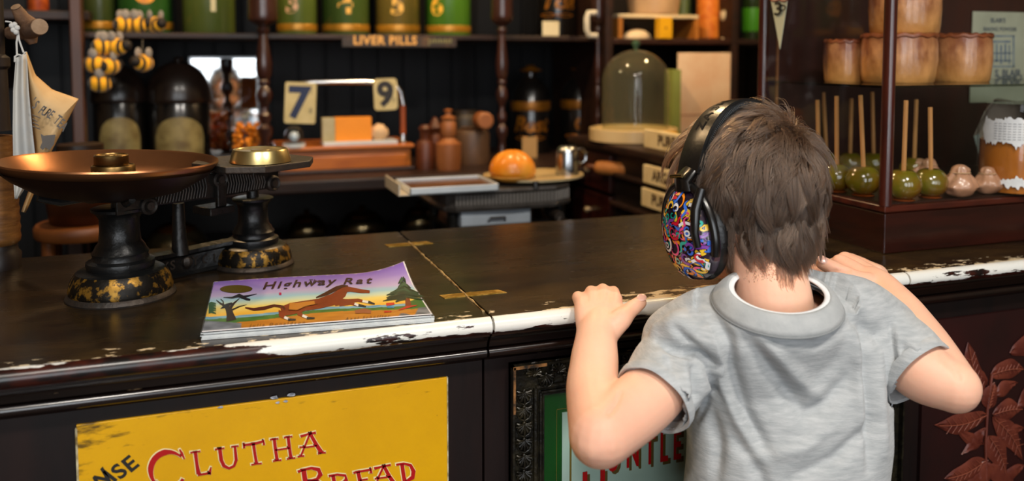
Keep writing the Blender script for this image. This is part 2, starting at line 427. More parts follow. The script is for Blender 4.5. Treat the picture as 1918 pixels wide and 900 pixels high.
mb = MB(); mb.box(SX0 - .0012, SX0 + .0008, YS - .0004, YS + .004, .2, zt0 - .004); mb.box(SX1 - .0008, SX1 + .0008, YS - .0004, YS + .004, .2, zt0)
mb.build('chipped_rim', mat('rim_white', '#cfc7a8', .4, var='#6d5a2c', scale=60), S, off=SL)
RED = mat('sign_red', '#b00d10', .35, coat=.2); CRM = mat('sign_cream', '#efe0a6', .4); 
def letters(fn_list, S, off):
    for nm, m, grow, dx, dy, dep in (('lettering_outline', CRM, 2.6, -1.5, -1.5, .0004), ('lettering', RED, 0, 0, 0, .0008)):
        mb = MB()
        f = lambda x, y: (lambda p: (p.x, YS - dep, p.z))(zs(x + dx, y + dy))
        for pts, wd in fn_list:
            ws = [w + grow for w in (wd if isinstance(wd, list) else [wd] * len(pts))]
            if grow:
                t0 = (Vector(pts[0]) - Vector(pts[1])).normalized() * grow; t1 = (Vector(pts[-1]) - Vector(pts[-2])).normalized() * grow
                pts = [tuple(Vector(pts[0]) + t0)] + list(pts[1:-1]) + [tuple(Vector(pts[-1]) + t1)]
            stroke(mb, pts, ws, f)
        mb.build(nm, m, S, off=off)
def serif(x, y, w, ang=-8):
    a = math.radians(ang); d = (math.cos(a) * w, math.sin(a) * w); return ([(x - d[0], y - d[1]), (x, y), (x + d[0], y + d[1])], [3.4, 2.2, 3.4])
G = []
G += [(arc(632, 480, 68, 70, -48, -218, 22), [3, 4, 5, 6, 7, 8, 9] + [11] * 10 + [10, 9, 8, 7, 6, 5]), ([(672, 400), (680, 414), (690, 436)], [3, 5, 3]), (arc(632, 480, 62, 66, 142, 60, 8), 7), (arc(660, 500, 26, 30, 20, 60, 4), 6)]
G += [([(731, 410), (736, 450), (743, 492)], [7, 6, 8]), serif(731, 410, 19), ([(740, 496), (765, 492), (788, 488)], [4, 4, 4]), ([(783, 494), (790, 466)], [7, 2])]
G += [([(822, 396), (828, 440), (838, 462), (857, 471), (876, 462), (884, 440), (879, 390)], [7, 7, 7, 5, 5, 6, 5]), serif(822, 398, 18), serif(879, 389, 14)]
G += [([(912, 384), (948, 380), (986, 370)], [4, 5, 4]), ([(914, 396), (912, 376)], [5, 2]), ([(988, 384), (986, 364)], [5, 2]), ([(948, 378), (954, 418), (960, 454)], [6, 5.5, 6]), serif(960, 455, 20)]
G += [([(1026, 362), (1031, 402), (1037, 442)], 6), ([(1078, 354), (1083, 394), (1089, 434)], 6), ([(1030, 403), (1084, 395)], 3), serif(1026, 362, 16), serif(1037, 442, 16), serif(1078, 354, 16), serif(1089, 434, 16)]
G += [([(1160, 340), (1142, 385), (1126, 424)], 3.5), ([(1160, 340), (1182, 380), (1204, 414)], [6, 7, 8]), ([(1124, 352), (1160, 341), (1182, 338)], [5, 3, 5]), ([(1120, 392), (1150, 392), (1186, 386)], 3), serif(1126, 426, 13), serif(1204, 414, 15)]
G += [([(1136, 476), (1142, 520), (1150, 575)], 9), ([(1114, 484), (1136, 476), (1165, 470), (1192, 476), (1199, 494), (1186, 512), (1150, 520)], [5, 4, 5, 8, 9, 6, 3]), ([(1150, 520), (1190, 520), (1214, 536), (1200, 566), (1150, 575)], [3, 6, 9, 7, 4])]
G += [([(1246, 498), (1252, 530), (1258, 562)], 7), ([(1230, 500), (1262, 494), (1292, 498), (1296, 514), (1280, 526), (1252, 530)], [4, 4, 5, 7, 5, 3]), ([(1270, 528), (1300, 560)], 7)]
G += [([(1340, 484), (1346, 515), (1352, 552)], 7), ([(1322, 488), (1350, 482), (1388, 476)], [4, 4, 4]), ([(1388, 490), (1388, 470)], [6, 2]), ([(1346, 516), (1376, 511)], 3), ([(1352, 551), (1392, 545)], 4)]
G += [([(1436, 462), (1418, 500), (1404, 540)], 3.5), ([(1436, 462), (1456, 500), (1478, 532)], [6, 7, 8]), ([(1400, 472), (1436, 463), (1462, 458)], [5, 3, 4]), ([(1402, 510), (1462, 502)], 3), serif(1478, 533, 13)]
G += [([(1504, 456), (1508, 485), (1514, 522)], 7), ([(1482, 458), (1510, 453), (1536, 460), (1547, 482), (1544, 505), (1514, 524)], [4, 4, 6, 8, 8, 4])]
letters(G, S, SL)
mb = MB()
for ch, x, y, a in (('W', 398, 527, -46), ('I', 434, 509, -43), ('S', 466, 492, -40), ('E', 505, 466, -36)):
    p = zs(x, y + 8); ang = math.radians(-a)
    M = frame((p.x, YS - .0006, p.z), (math.cos(ang), 0, math.sin(ang)), z=(0, -1, 0))
    add_text(mb, ch, .024, M, bold=.0006)
mb.build('small_lettering', BLACKINK, S, off=SL)
mb = MB(); rs = random.Random(5)
for x, y in ((825, 243), (1027, 206), (1092, 197), (1040, 225), (1070, 220)):
    p = zs(x, y); k = .003 if y > 210 else .005
    mb.add([(p.x + k * rs.uniform(.6, 1.2) * math.cos(t), YS - .0009, p.z + k * .45 * rs.uniform(.6, 1.3) * math.sin(t)) for t in [j * PI / 4 for j in range(8)]], [tuple(range(8))])
mb.build('paint_chip', mat('chip_grey', '#b9bcc4', .4, var='#555a66', scale=200), S, off=SL)

# ---- framed green biscuit sign
GX0 = aY(957, 683, .975).x; GX1 = aY(1690, 700, .975).x; GZ = aY(957, 683, .975).z
G_ = thing('framed_sign', 'green glass biscuit sign in carved black frame behind the boy', 'framed sign', ((GX0 + GX1) / 2, .98, .55)); GL = G_.location
FRM = mat('carved_frame', '#14120d', .32, metal=.2, var='#3a3423', scale=60, bump=.3, lo=.45, hi=.8)
fw_ = .045
mb = MB(); mb.box(GX0, GX1, .976, .984, GZ - fw_, GZ); mb.box(GX0, GX0 + fw_, .976, .984, .15, GZ - fw_); mb.box(GX1 - fw_, GX1, .976, .984, .15, GZ - fw_)
mb.box(GX0, GX0 + .003, .968, .984, .15, GZ); mb.box(GX1 - .003, GX1, .968, .984, .15, GZ); mb.box(GX0, GX1, .968, .984, GZ - .003, GZ)
def bead(mb, a, b, r): mb.tube([a, b], r, 8)
for o_, r_ in ((.033, .0035), (.040, .0025)):
    bead(mb, (GX0 + o_, .975, .15), (GX0 + o_, .975, GZ - o_), r_); bead(mb, (GX1 - o_, .975, .15), (GX1 - o_, .975, GZ - o_), r_); bead(mb, (GX0 + o_, .975, GZ - o_), (GX1 - o_, .975, GZ - o_), r_)
mb.build('frame', FRM, G_, off=GL)
mb = MB()
def palmette(mb, cx, cz, ang):   # carved shell leaf
    for k in range(-4, 5):
        a = math.radians(k * 21); ln = .0165 - abs(k) * .0016
        pts = [(ln * t * math.sin(a * (.6 + .5 * t)), ln * t * math.cos(a * (.6 + .5 * t))) for t in (0.1, .45, .8, 1)]
        R_ = Matrix.Rotation(ang, 2)
        q = [R_ @ Vector(p) for p in pts]
        mb.tube([(cx + v.x, .9735 - .0025 * math.sin(PI * (i + .5) / 4), cz + v.y) for i, v in enumerate(q)], [.0006, .0012, .0020, .0012], 6)
    mb.ball((cx, .973, cz), (.0025, .002, .0025), 8, 6)
    q = [R_ @ Vector((.0088 * math.sin(t), .0075 + .0095 * math.cos(t))) for t in [PI * (-1.25 + 2.5 * j / 14) / 1.6 for j in range(15)]]
    mb.tube([(cx + v.x, .9725, cz + v.y) for v in q], .0012, 6)
z = GZ - .034
while z > .2: palmette(mb, GX0 + .017, z, PI / 2 * 0 + PI); z -= .0205
x = GX0 + .03; i = 0
while x < GX1 - .03: palmette(mb, x, GZ - .0245 + .008, PI if i % 2 else 0); x += .0165; i += 1
mb.build('carved_leaves', FRM, G_, off=GL)
mb = MB(); mb.box(GX0 + .0005, GX0 + .0035, .9665, .969, GZ - .06, GZ - .001); mb.box(GX0 + .001, GX0 + .045, .9665, .969, GZ - .004, GZ - .0005)
mb.build('bare_wood_chip', mat('bare_wood', '#9a6a3a', .6, var='#241a10', scale=90), G_, off=GL)
MB().box(GX0 + fw_ - .002, GX1 - fw_ + .002, .980, .984, .15, GZ - fw_ + .002).build('green_glass', mat('green_backing', '#013a0a', .2, var='#02520f', scale=3, coat=.6), G_, off=GL)
pg = aY(1053, 772, .979); 
GR = mat('gold_line', '#8a7a38', .4, metal=.6)
MB().box(pg.x, GX1 - fw_ - .03, .9786, .980, .15, pg.z).build('pale_panel', mat('pale_green', '#9fb8ac', .3, var='#8fab9e', scale=5, coat=.4), G_, off=GL)
mb = MB(); gx = aY(1067, 772, .979).x; mb.box(gx, gx + .0025, .978, .9786, .15, pg.z); mb.box(GX0 + fw_ + .018, GX0 + fw_ + .0186, .9794, .98, .15, GZ - fw_ - .022); mb.box(GX0 + fw_ + .018, GX1 - fw_, .9794, .98, GZ - fw_ - .0226, GZ - fw_ - .022)
mb.build('gold_line', GR, G_, off=GL)
def gtxt(mb, s, px, py, size, yy, **k):
    p = aY(px, py, .9775); add_text(mb, s, size, frame((p.x, yy, p.z), (1, 0, 0), z=(0, -1, 0)), **k)
for nm, m, d_, yy in (('lettering_shadow', mat('gold_shadow', '#5d4d22', .4), 5, .9778), ('lettering', RED, 0, .9774)):
    mb = MB()
    for ch, px, py in (('U', 1148, 880), ('N', 1185, 872), ('T', 1217, 867), ('L', 1243, 862), ('E', 1268, 858)):
        q = aY(px + d_, py + d_, .9775)
        M = frame((q.x, yy, q.z), (1, 0, 0), z=(0, -1, 0)) @ Matrix.Diagonal((.62, 1.35, 1, 1))
        add_text(mb, ch, .042, M, bold=.001)
    q = aY(1112 + d_, 960 + d_, .9775); add_text(mb, 'H', .075, frame((q.x, yy, q.z), (1, 0, 0), z=(0, -1, 0)) @ Matrix.Diagonal((.7, 1.1, 1, 1)), bold=.001)
    mb.build(nm, m, G_, off=GL)

# ---- red botanical panel right
RX0, RX1 = aY(1728, 700, .98).x, 2.0; RZ = aY(1750, 600, .98).z
P_ = thing('botanical_panel', 'dark red panel painted with brown leaves below the pie case', 'panel', ((RX0 + RX1) / 2, .98, .5)); PL = P_.location
MB().box(RX0, RX1, .979, .984, .15, RZ).build('panel_board', mat('oxblood', '#2c0605', .45, var='#100302', scale=5, lo=.3, hi=.7), P_, off=PL)
mb = MB()
def leaf(mb, bx, by, tx, ty, wd, seed=0):
    B = aY(bx, by, .978); T = aY(tx, ty, .978); d = T - B; d.y = 0; L = d.length; u = d.normalized(); n_ = Vector((-u.z, 0, u.x)); vs = []; K = 12
    wd_ = wd * mpp(B)
    for i in range(K + 1):
        t = i / K; w_ = wd_ * math.sin(PI * t ** .8) ** .9 * (1 + .12 * math.sin(9 * t + seed)); bend = n_ * L * .06 * math.sin(PI * t)
        for s_ in (-1, -.5, 0, .5, 1):
            p = B + u * L * t + bend + n_ * w_ * s_; vs.append((p.x, .9775 - .0035 * (1 - abs(s_)) * math.sin(PI * t) - (.0016 if (i % 2 == 0 and abs(s_) == .5) else 0) + (.0018 if s_ == 0 else 0), p.z))
    mb.add(vs, [(i * 5 + k, i * 5 + k + 1, (i + 1) * 5 + k + 1, (i + 1) * 5 + k) for i in range(K) for k in range(4)], 0, True)
for i, a in enumerate([(1840, 740, 1812, 640, 22), (1850, 765, 1862, 715, 22), (1848, 775, 1750, 795, 20), (1858, 775, 1916, 765, 20), (1858, 780, 1914, 860, 20), (1850, 815, 1882, 890, 22), (1845, 860, 1768, 895, 20), (1850, 870, 1900, 930, 20), (1855, 700, 1918, 690, 20), (1890, 660, 1960, 640, 20), (1845, 800, 1800, 850, 14), (1905, 760, 1960, 720, 18), (1850, 860, 1835, 920, 18), (1920, 800, 1960, 860, 22), (1848, 720, 1830, 690, 12), (1960, 700, 2010, 640, 20), (1840, 880, 1780, 960, 20), (1862, 740, 1905, 715, 14), (1842, 830, 1790, 800, 12), (1880, 900, 1918, 870, 14), (1870, 820, 1918, 800, 13), (1820, 720, 1790, 690, 12)]): leaf(mb, *a, seed=i)
st = [aY(*p, .977) for p in ((1858, 700), (1850, 760), (1846, 830), (1848, 930))]; mb.tube(st, .0022, 6)
veins = MB()
for a in [(1840, 740, 1812, 640), (1850, 765, 1862, 715), (1848, 775, 1750, 795), (1858, 775, 1916, 765), (1858, 780, 1914, 860), (1850, 815, 1882, 890), (1845, 860, 1768, 895), (1855, 700, 1918, 690)]:
    B, T = aY(a[0], a[1], .978), aY(a[2], a[3], .978); d = T - B; n_ = Vector((-d.z, 0, d.x)) * .06
    P = [B + d * t + n_ * math.sin(PI * t) for t in [.03 + .9 * j / 8 for j in range(9)]]; veins.tube([(p.x, .9738 + .0028 * abs(j / 8 - .5), p.z) for j, p in enumerate(P)], .0006, 5)
    for j in range(1, 7):
        for s_ in (-1, 1): q = P[j] + d * .09 + Vector((-d.z, 0, d.x)) * (.11 * s_); veins.tube([(P[j].x, .9742, P[j].z), (q.x, .9752, q.z)], .0004, 4)
veins.build('leaf_veins', mat('vein_brown', '#8f4c38', .45), P_, off=PL)
mb.build('leaf_spray', mat('leaf_brown', '#4a1a12', .42, var='#733625', scale=30, lo=.3, hi=.75), P_, off=PL)
st = croots['right']
mb = MB(); x_ = aY(1683, 800, .984).x; mb.box(x_, x_ + .018, .978, .985, .06, .872); mb.build('stile', FRONTM, st, off=st.location, bevel=.001)
# ================================================================ dresser behind the counter
ZW, ZU, ZL = .93, 1.3125, .70
YD = 2.24
def xat(px, Y, z=1.1): return (RT.x * 0 + aY(px, 105, Y).x)
XL, XR = aY(140, 200, 2.45).x, aY(1136, 200, 2.45).x
D = thing('dresser', 'dark wood dresser with turned columns behind the counter', 'dresser', ((XL + XR) / 2, 2.5, 0)); DL = D.location
MB().box(XL, XR, YD, 2.845, ZW - .035, ZW).build('worktop', DARKWOOD, D, off=DL, bevel=.006)
MB().box(XL, XR, 2.45, 2.845, ZU - .016, ZU).build('upper_shelf', DARKWOOD, D, off=DL, bevel=.003)
MB().box(XL, XR, YD + .06, 2.845, ZL - .02, ZL).build('lower_shelf', DARKWOOD, D, off=DL, bevel=.003)
MB().box(XL, XR, YD + .08, 2.80, 0, .09).build('plinth', BLACKWOOD, D, off=DL)
MB().box(XL, XR, 2.80, 2.845, .09, ZW - .035).build('lower_back', BLACKWOOD, D, off=DL)
for x in (XL, aY(545, 105, 2.3).x - .45, XR - .03): MB().box(x, x + .03, YD + .03, 2.84, .09, ZW - .036).build('side_panel', DARKWOOD, D, off=DL)
def turned(px, wd, Yc, z0, z1, mt=COLWOOD):
    b = aY(px, 105, Yc); s_ = wd * mpp(b)
    def zz(py): return aY(px, py, Yc).z
    pr = [(s_ * .9, z0), (s_ * .9, z0 + .02), (s_ * .55, z0 + .03)]
    for py, r in ((262, .45), (250, .75), (240, .8), (232, .4), (224, .62), (215, .66), (207, .34), (196, .36), (188, .7), (178, .85), (168, .7), (160, .42), (157, .6), (152, .62), (149, .5), (140, .78), (118, .86), (90, .62), (72, .46), (64, .4), (60, .62), (54, .66), (49, .44), (44, 1.0), (38, 1.45), (30, 1.55), (18, 1.5)): pr.append((s_ * r, zz(py)))
    pr += [(s_ * 1.5, zz(0)), (s_ * 1.5, z1)]
    mb = MB(); mb.lathe(pr, 20, c=(b.x, Yc, 0)); return mb, b
for px, wd in ((494, 18), (940, 13.5), (1120, 8)):
    mb, b = turned(px, wd, 2.42 if px < 1100 else 2.44, ZW, 1.62); mb.build('column', COLWOOD, D, off=DL)
b = aY(148, 105, 2.40); MB().box(b.x - .016, b.x + .012, 2.37, 2.42, 0, 2.0).build('post', mat('brown_post', '#3a2015', .45, var='#4b2c1d', scale=8, stretch=(5, 5, 1)), D, off=DL, bevel=.004)

sg = thing('enamel_strip_sign', 'long black and gold strip sign on the upper shelf edge', 'sign', aY(748, 78, 2.44)); o = sg.location
p0, p1 = aY(641, 68, 2.435), aY(855, 88, 2.435)
MB().box(p0.x, p1.x, 2.436, 2.444, p1.z, p0.z).build('sign_board', mat('strip_black', '#2a1d10', .5, var='#6d4a1a', scale=20, lo=.5, hi=.9), sg, off=o)
mb = MB(); add_text(mb, 'LIVER PILLS', .034, frame((aY(722, 86, 2.434).x, 2.4345, p1.z + .007), (1, 0, 0), z=(0, -1, 0)), bold=.0012, space=1.1); mb.build('lettering', mat('gold_letters', '#e0a854', .5), sg, off=o)
mb = MB(); [mb.box(aY(808 + 5 * j, 80, 2.434).x, aY(811 + 5 * j, 80, 2.434).x, 2.4352, 2.436, p1.z + .012, p1.z + .021 + .003 * (j % 2)) for j in range(8)]; mb.box(aY(803, 80, 2.434).x, aY(805, 80, 2.434).x, 2.4352, 2.436, p1.z + .004, p0.z - .004); mb.build('small_lettering', mat('olive_letters', '#7d7a4a', .5), sg, off=o)

def wrap_text(mb, s, size, C, r, zb, ang=None, bold=0, sx=1, sz=1, **k):
    """lettering laid round a cylinder, facing the room"""
    a0 = math.atan2(-C[1], -C[0]) if ang is None else ang
    vs, fs = text_geo(s, size, bold=bold, **k); out = []
    for x, y, z in vs:
        a = a0 + x * sx / r; out.append((C[0] + (r + .0008) * math.cos(a), C[1] + (r + .0008) * math.sin(a), zb + y * sz))
    mb.add(out, fs)
def tin(px0, px1, color, var, num=None, numcol='#e0b04a', Y=2.62, band=True, label='', h=.34, numpx=None, seg=40):
    pc = aY((px0 + px1) / 2, 66, Y); r = (px1 - px0) / 2 * mpp(pc) * .985
    t = thing('tea_canister', label, 'canister', (pc.x, Y, ZU), group='numbered canisters on the upper shelf')
    m = mat('tin_' + color, color, .3, var=var, scale=7, lo=.35, hi=.8, coat=.5, stretch=(1, 1, .5))
    MB().lathe([(r * .97, 0), (r, .003), (r, h), (r * .85, h + .02), (r * .8, h + .05), (0, h + .06)], seg).build('body', m, t)
    if band: MB().lathe([(r + .0006, .012), (r + .0012, .014), (r + .0012, .03), (r + .0006, .032)], seg).build('gold_band', mat('tin_gold', '#b98325', .35, metal=.4), t)
    if num:
        mb = MB(); C = (0, 0); a = math.atan2(-Y, -pc.x)
        if numpx: a += (numpx - (px0 + px1) / 2) * mpp(pc) / r
        wrap_text(mb, num, .085, C, r, .065, ang=a, bold=.003); mb.build('number', mat('num_' + numcol, numcol, .45), t)
    return t, r
tin(158, 216, '#3d4a22', '#2c3a1a', label='narrow green canister at the left end of the upper shelf')
t, r = tin(225, 322, '#1f4a1c', '#2c5a20', label='green canister with a round yellow label behind the bees')
mb = MB(); wrap = [(r + .001)]; a0 = math.atan2(-2.62, -t.location.x)
vs = [(0, 0)] + [(.03 * math.cos(k * PI / 12), .03 * math.sin(k * PI / 12)) for k in range(24)]
mb.add([((r + .001) * math.cos(a0 + x / r), (r + .001) * math.sin(a0 + x / r), .11 + y) for x, y in vs], [(0, 1 + k, 1 + (k + 1) % 24) for k in range(24)]); mb.build('round_label', mat('yellow_label', '#e0a020', .5, var='#b06a20', scale=60), t)
tin(345, 440, '#55612a', '#3f5022', '1', '#d8cfa0', label='olive canister numbered 1', numpx=400, band=False)
tin(520, 594, '#5a6a2c', '#46561f', '3', '#c9a07a', label='olive green canister numbered 3', numpx=548)
tin(604, 692, '#2f4a1c', '#4a5a26', '4', '#d9a93c', label='dark green canister numbered 4')
tin(703, 787, '#6b5a26', '#5a5422', '5', '#e0b04a', label='brownish olive canister numbered 5')
tin(796, 882, '#3a6a1c', '#4f7a22', '6', '#f0b93c', label='bright green canister numbered 6', numpx=818)

# big black canisters with gilt lettering
BC = mat('black_japan', '#0d0d0e', .22, var='#17130f', scale=8, coat=.5)
GILT = mat('gilt', '#a86a18', .38, metal=.45, var='#7d4c12', scale=40)
def blackcan(px0, px1, pyb, pyt, zb, label, txt, card=None, Y=2.66, tz=.1, tsize=.07):
    pc = aY((px0 + px1) / 2, pyb, Y); r = (px1 - px0) / 2 * mpp(pc); h = aY((px0 + px1) / 2, pyt, Y).z - zb
    t = thing('black_canister', label, 'canister', (pc.x, Y, zb), group='black and gilt canisters')
    hb = h * .60
    MB().lathe([(r * .97, 0), (r, .004), (r, hb), (r * .97, hb + .004), (r * .95, hb + .03), (r * .55, hb + h * .22), (r * .3, hb + h * .27), (r * .28, h * .92), (0, h * .92)], 40).build('body', BC, t)
    MB().lathe([(r + .0008, hb - .032), (r + .002, hb - .028), (r + .002, hb - .006), (r + .0008, hb - .002)], 40).build('gilt_band', GILT, t)
    MB().lathe([(r * .25, h * .915), (r * .62, h * .94), (r * .35, h * .965), (r * .16, h), (0, h)], 24).build('knob', GILT, t)
    mb = MB(); a = math.atan2(-Y, -pc.x); wrap_text(mb, txt, tsize, (0, 0), r, hb - tz, ang=a, bold=.002, shear=.3)
    for sgn in (-1, 1): 
        pts = [(a + (-.9 + 1.8 * i / 10) * .9, hb - tz - .022 + sgn * .006 * math.sin(i * PI / 5)) for i in range(11)]
        mb.tube([((r + .001) * math.cos(q), (r + .001) * math.sin(q), z) for q, z in pts], .0016, 6)
    mb.build('gilt_lettering', GILT, t); return t, r, pc
blackcan(957, 1030, 290, 122, ZW, 'black canister with gilt band and lettering right of the middle column', 'Best')
blackcan(1050, 1122, 290, 120, ZW, 'black canister with gilt band half behind the thin right column', 'C')
t, r, pc = blackcan(1004, 1082, 66, -140, ZU, 'black and gilt canister on the upper shelf right end', 'Tea', tz=.13, tsize=.08)
def card(name, label, cat, px0, px1, py0, py1, Y, mt, zb=None, th=.003, lean=0, **k):
    p0 = aY(px0, py1, Y); p1 = aY(px1, py0, Y); z0 = p0.z if zb is None else zb
    t = thing(name, label, cat, ((p0.x + p1.x) / 2, Y, z0)); wd = (p1.x - p0.x) / 2; h = p1.z - z0
    M = Matrix.Rotation(-lean, 4, 'X')
    MB().box(-wd, wd, -th / 2, th / 2, 0, h, M=M).build('board', mt, t, bevel=min(.001, th / 4))
    return t, wd, h, M
card('price_card', 'small cream price card before the upper black and gilt canister', 'card', 1016, 1047, 40, 66, 2.52, CREAM, ZU)
card('price_card', 'small tan price card in front of the gilt lettered canister', 'card', 978, 1006, 256, 288, 2.50, mat('tan_card', '#b58f5a', .7), ZW)
t = thing('white_hook_tag', 'white C shaped enamel hook on the thin right column', 'hook', aY(1108, 45, 2.41)); p = [aY(x, y, 2.41) - t.location for x, y in ((1116, 24), (1102, 24), (1099, 34), (1099, 55), (1103, 66), (1118, 67))]
MB().tube(p, .009, 10).build('hook_body', mat('hook_white', '#cfc9b8', .4), t)

# domed bread bins
DOM = mat('domed_black', '#1c1410', .3, var='#2a1d17', scale=6, coat=.3)
def dome(px0, px1, pyt, label, Y=2.62):
    pc = aY((px0 + px1) / 2, 290, Y); r = (px1 - px0) / 2 * mpp(pc) * .98; zt = aY((px0 + px1) / 2, pyt, Y).z - ZW; zs_ = aY((px0 + px1) / 2, 183, Y).z - ZW
    t = thing('domed_bin', label, 'bin', (pc.x, Y, ZW), group='domed black bins')
    MB().lathe([(r * .9, 0), (r * .93, .004), (r * .93, zs_ - .012), (r * .9, zs_ - .008)], 40).build('body', BC, t)
    MB().lathe([(r * .97, zs_ - .012), (r, zs_ - .008), (r, zs_)] + [(r * .985 * math.cos(a), zs_ + (zt - zs_) * math.sin(a)) for a in [PI / 2 * k / 12 for k in range(12)]] + [(.012, zt), (.014, zt + .008), (0, zt + .014)], 48).build('domed_lid', DOM, t)
    mb = MB(); a0 = math.atan2(-Y, -pc.x); n = 20; vs = []; lw = r * .78; rr = r * .93 + .0008
    for i in range(n + 1):
        x = -lw + 2 * lw * i / n; top = zs_ - .05 - .055 * (1 - math.sqrt(max(0, 1 - (x / lw) ** 2))) * 1.0
        vs += [(rr * math.cos(a0 + x / rr), rr * math.sin(a0 + x / rr), .02), (rr * math.cos(a0 + x / rr), rr * math.sin(a0 + x / rr), top)]
    mb.add(vs, [(2 * i, 2 * i + 2, 2 * i + 3, 2 * i + 1) for i in range(n)]); mb.build('arched_label', mat('aged_label', '#857a4e', .5, var='#5e4f2c', scale=22, lo=.4, hi=.65), t)
dome(176, 276, 122, 'domed black bin behind the bees, left of the pair'); dome(278, 398, 114, 'larger domed black bin with arched label beside the mirror')

# mirror
p0, p1 = aY(352, 106, 2.70), aY(488, 245, 2.70); mw = (p1.x - p0.x) / 2
t = thing('mirror', 'tilted framed mirror reflecting the bright shop windows', 'mirror', ((p0.x + p1.x) / 2, 2.72, ZW), rotz=-math.radians(-8))
hz = p0.z - ZW
MB().box(-mw + .004, mw - .004, -.004, 0, .02, hz - .005).build('mirror_glass', mat('mirror_silver', '#f2f4f5', .03, metal=1, var='#e8ebec'), t)
mb = MB(); mb.box(-mw, mw, 0, .012, 0, hz); mb.box(-mw, -mw + .006, -.006, 0, 0, hz); mb.box(mw - .006, mw, -.006, 0, 0, hz); mb.box(-mw, mw, -.006, 0, 0, .02); mb.box(-mw, mw, -.006, 0, hz - .006, hz); mb.build('mirror_frame', mat('silver_frame', '#9a9ea2', .3, metal=.9), t)
# stoppered jar of orange sweets
pc = aY(461, 285, 2.45); r = 27 * mpp(pc)
t = thing('sweet_jar', 'glass jar of orange sweets with ball stopper before the mirror', 'jar', (pc.x, 2.45, ZW))
def jz(py): return aY(461, py, 2.45).z - ZW
MB().lathe([(r * .95, 0), (r, .005), (r, jz(222)), (r * .75, jz(215)), (r * .62, jz(206)), (r * .75, jz(203))], 36, cap=False).build('jar_glass', CLEAR, t)
MB().lathe([(r * .55, jz(204)), (r * .8, jz(201)), (r * .5, jz(196)), (r * .22, jz(190)), (r * .2, jz(182)), (r * .42, jz(177)), (r * .3, jz(170)), (r * .36, jz(165)), (0, jz(160))], 24).build('stopper', glass('stopper_glass', (.95, .97, .97), 1.35), t)
mb = MB(); rs = random.Random(4)
for k in range(120): 
    a = rs.uniform(0, 2 * PI); q = rs.uniform(.3, .84) * r; mb.ball((q * math.cos(a), q * math.sin(a), rs.uniform(.012, jz(233))), .0075, 8, 6)
o = mb.build('orange_sweets', mat('orange_sweet', '#f09420', .35, var='#c86a10', scale=30), t); o['kind'] = 'stuff'

# handle bar with number cards
Yb = 2.42
t = thing('number_stand', 'chrome hoop stand with wooden foot above the till', 'stand', (aY(755, 265, Yb).x, Yb, ZW + .066)); o = t.location
pts = [aY(*p, Yb) - o for p in ((560, 157), (585, 154), (640, 153), (700, 154), (728, 155), (741, 160), (750, 172), (754, 190), (755, 198))]
MB().tube(pts, .0075, 12).build('chrome_bar', CHROME, t)
a, b = aY(754, 197, Yb) - o, aY(755, 250, Yb) - o
MB().tube([a, b], .0082, 12).build('wooden_handle', mat('orange_wood', '#8a3f14', .4, var='#a04e1a', stretch=(3, 3, 1), scale=12), t)
MB().lathe([(.02, 0), (.02, .008), (.009, .012), (.008, b.z)], 16, c=(b.x, b.y, 0)).build('foot', CHROME, t)
def numcard(px0, px1, py0, py1, s, label, rot, rnd, colr):
    pc = aY((px0 + px1) / 2, (py0 + py1) / 2, Yb - .02); k = mpp(pc); wd, h = (px1 - px0) / 2 * k, (py1 - py0) / 2 * k
    t = thing('number_card', label, 'card', pc, group='number cards on the chrome bar')
    M = Matrix.Rotation(rot, 4, 'Y') @ Matrix.Rotation(PI / 2, 4, 'X')
    r = rnd; poly = []
    for cx, cy, a0 in ((wd - r, h - r, 0), (-wd + r, h - r, 90), (-wd + r, -h + r, 180), (wd - r, -h + r, 270)): poly += [(x, y) for x, y in arc(cx, cy, r, r, a0, a0 + 90, 5)]
    MB().prism(poly, .003, M=M).build('card_board', mat('number_card_cream', '#c8bb8c', .6, var='#b8a874', scale=20), t)
    mb = MB(); add_text(mb, s, h * 2.1, M @ Matrix.Translation((-.005 if s == '7' else -.001, -h * .68, .0036)), bold=.004); mb.build('number', mat('num' + colr, colr, .5), t)
    mb = MB(); add_text(mb, '1' if s == '7' else 'v', h * .32, M @ Matrix.Translation((wd * .68, h * .45, .0036))); add_text(mb, '8', h * .4, M @ Matrix.Translation((wd * .68, -h * .5, .0036))); mb.build('small_mark', mat('faded_ink', '#7f7558', .6), t)
numcard(534, 591, 154, 231, '7', 'cream card with a large blue 7 on the bar', math.radians(3), .006, '#0e1f4a')
numcard(700, 744, 147, 206, '9', 'cream card with a dark 9 on the bar', math.radians(-2), .010, '#1c1512')
# till
TW = mat('orange_mahogany', '#a05416', .33, var='#bb6a1e', scale=8, stretch=(1, 6, 6), coat=.3, bump=.06)
p0, p1 = aY(520, 300, 2.36), aY(776, 270, 2.36); zt_ = aY(700, 271, 2.36).z - ZW
t = thing('wooden_drawer_box', 'polished orange brown wooden till box on the dresser', 'box', ((p0.x + p1.x) / 2, 2.45, ZW)); hw = (p1.x - p0.x) / 2
MB().box(-hw + .01, hw - .008, -.08, .12, 0, zt_ - .012).build('box_body', TW, t, bevel=.003)
MB().box(-hw, hw, -.095, .13, zt_ - .012, zt_).build('box_top', TW, t, bevel=.004)
MB().box(-hw + .02, hw - .02, -.09, -.08, .008, zt_ - .026).build('drawer_front', TW, t, bevel=.004)
MB().box(-hw, hw, -.1, -.078, 0, .01).build('base_moulding', mat('dark_mould', '#2a120a', .4), t, bevel=.003)
ZT2 = ZW + zt_
def on(z, px, py, dY=0): return aZ(px, py, z)
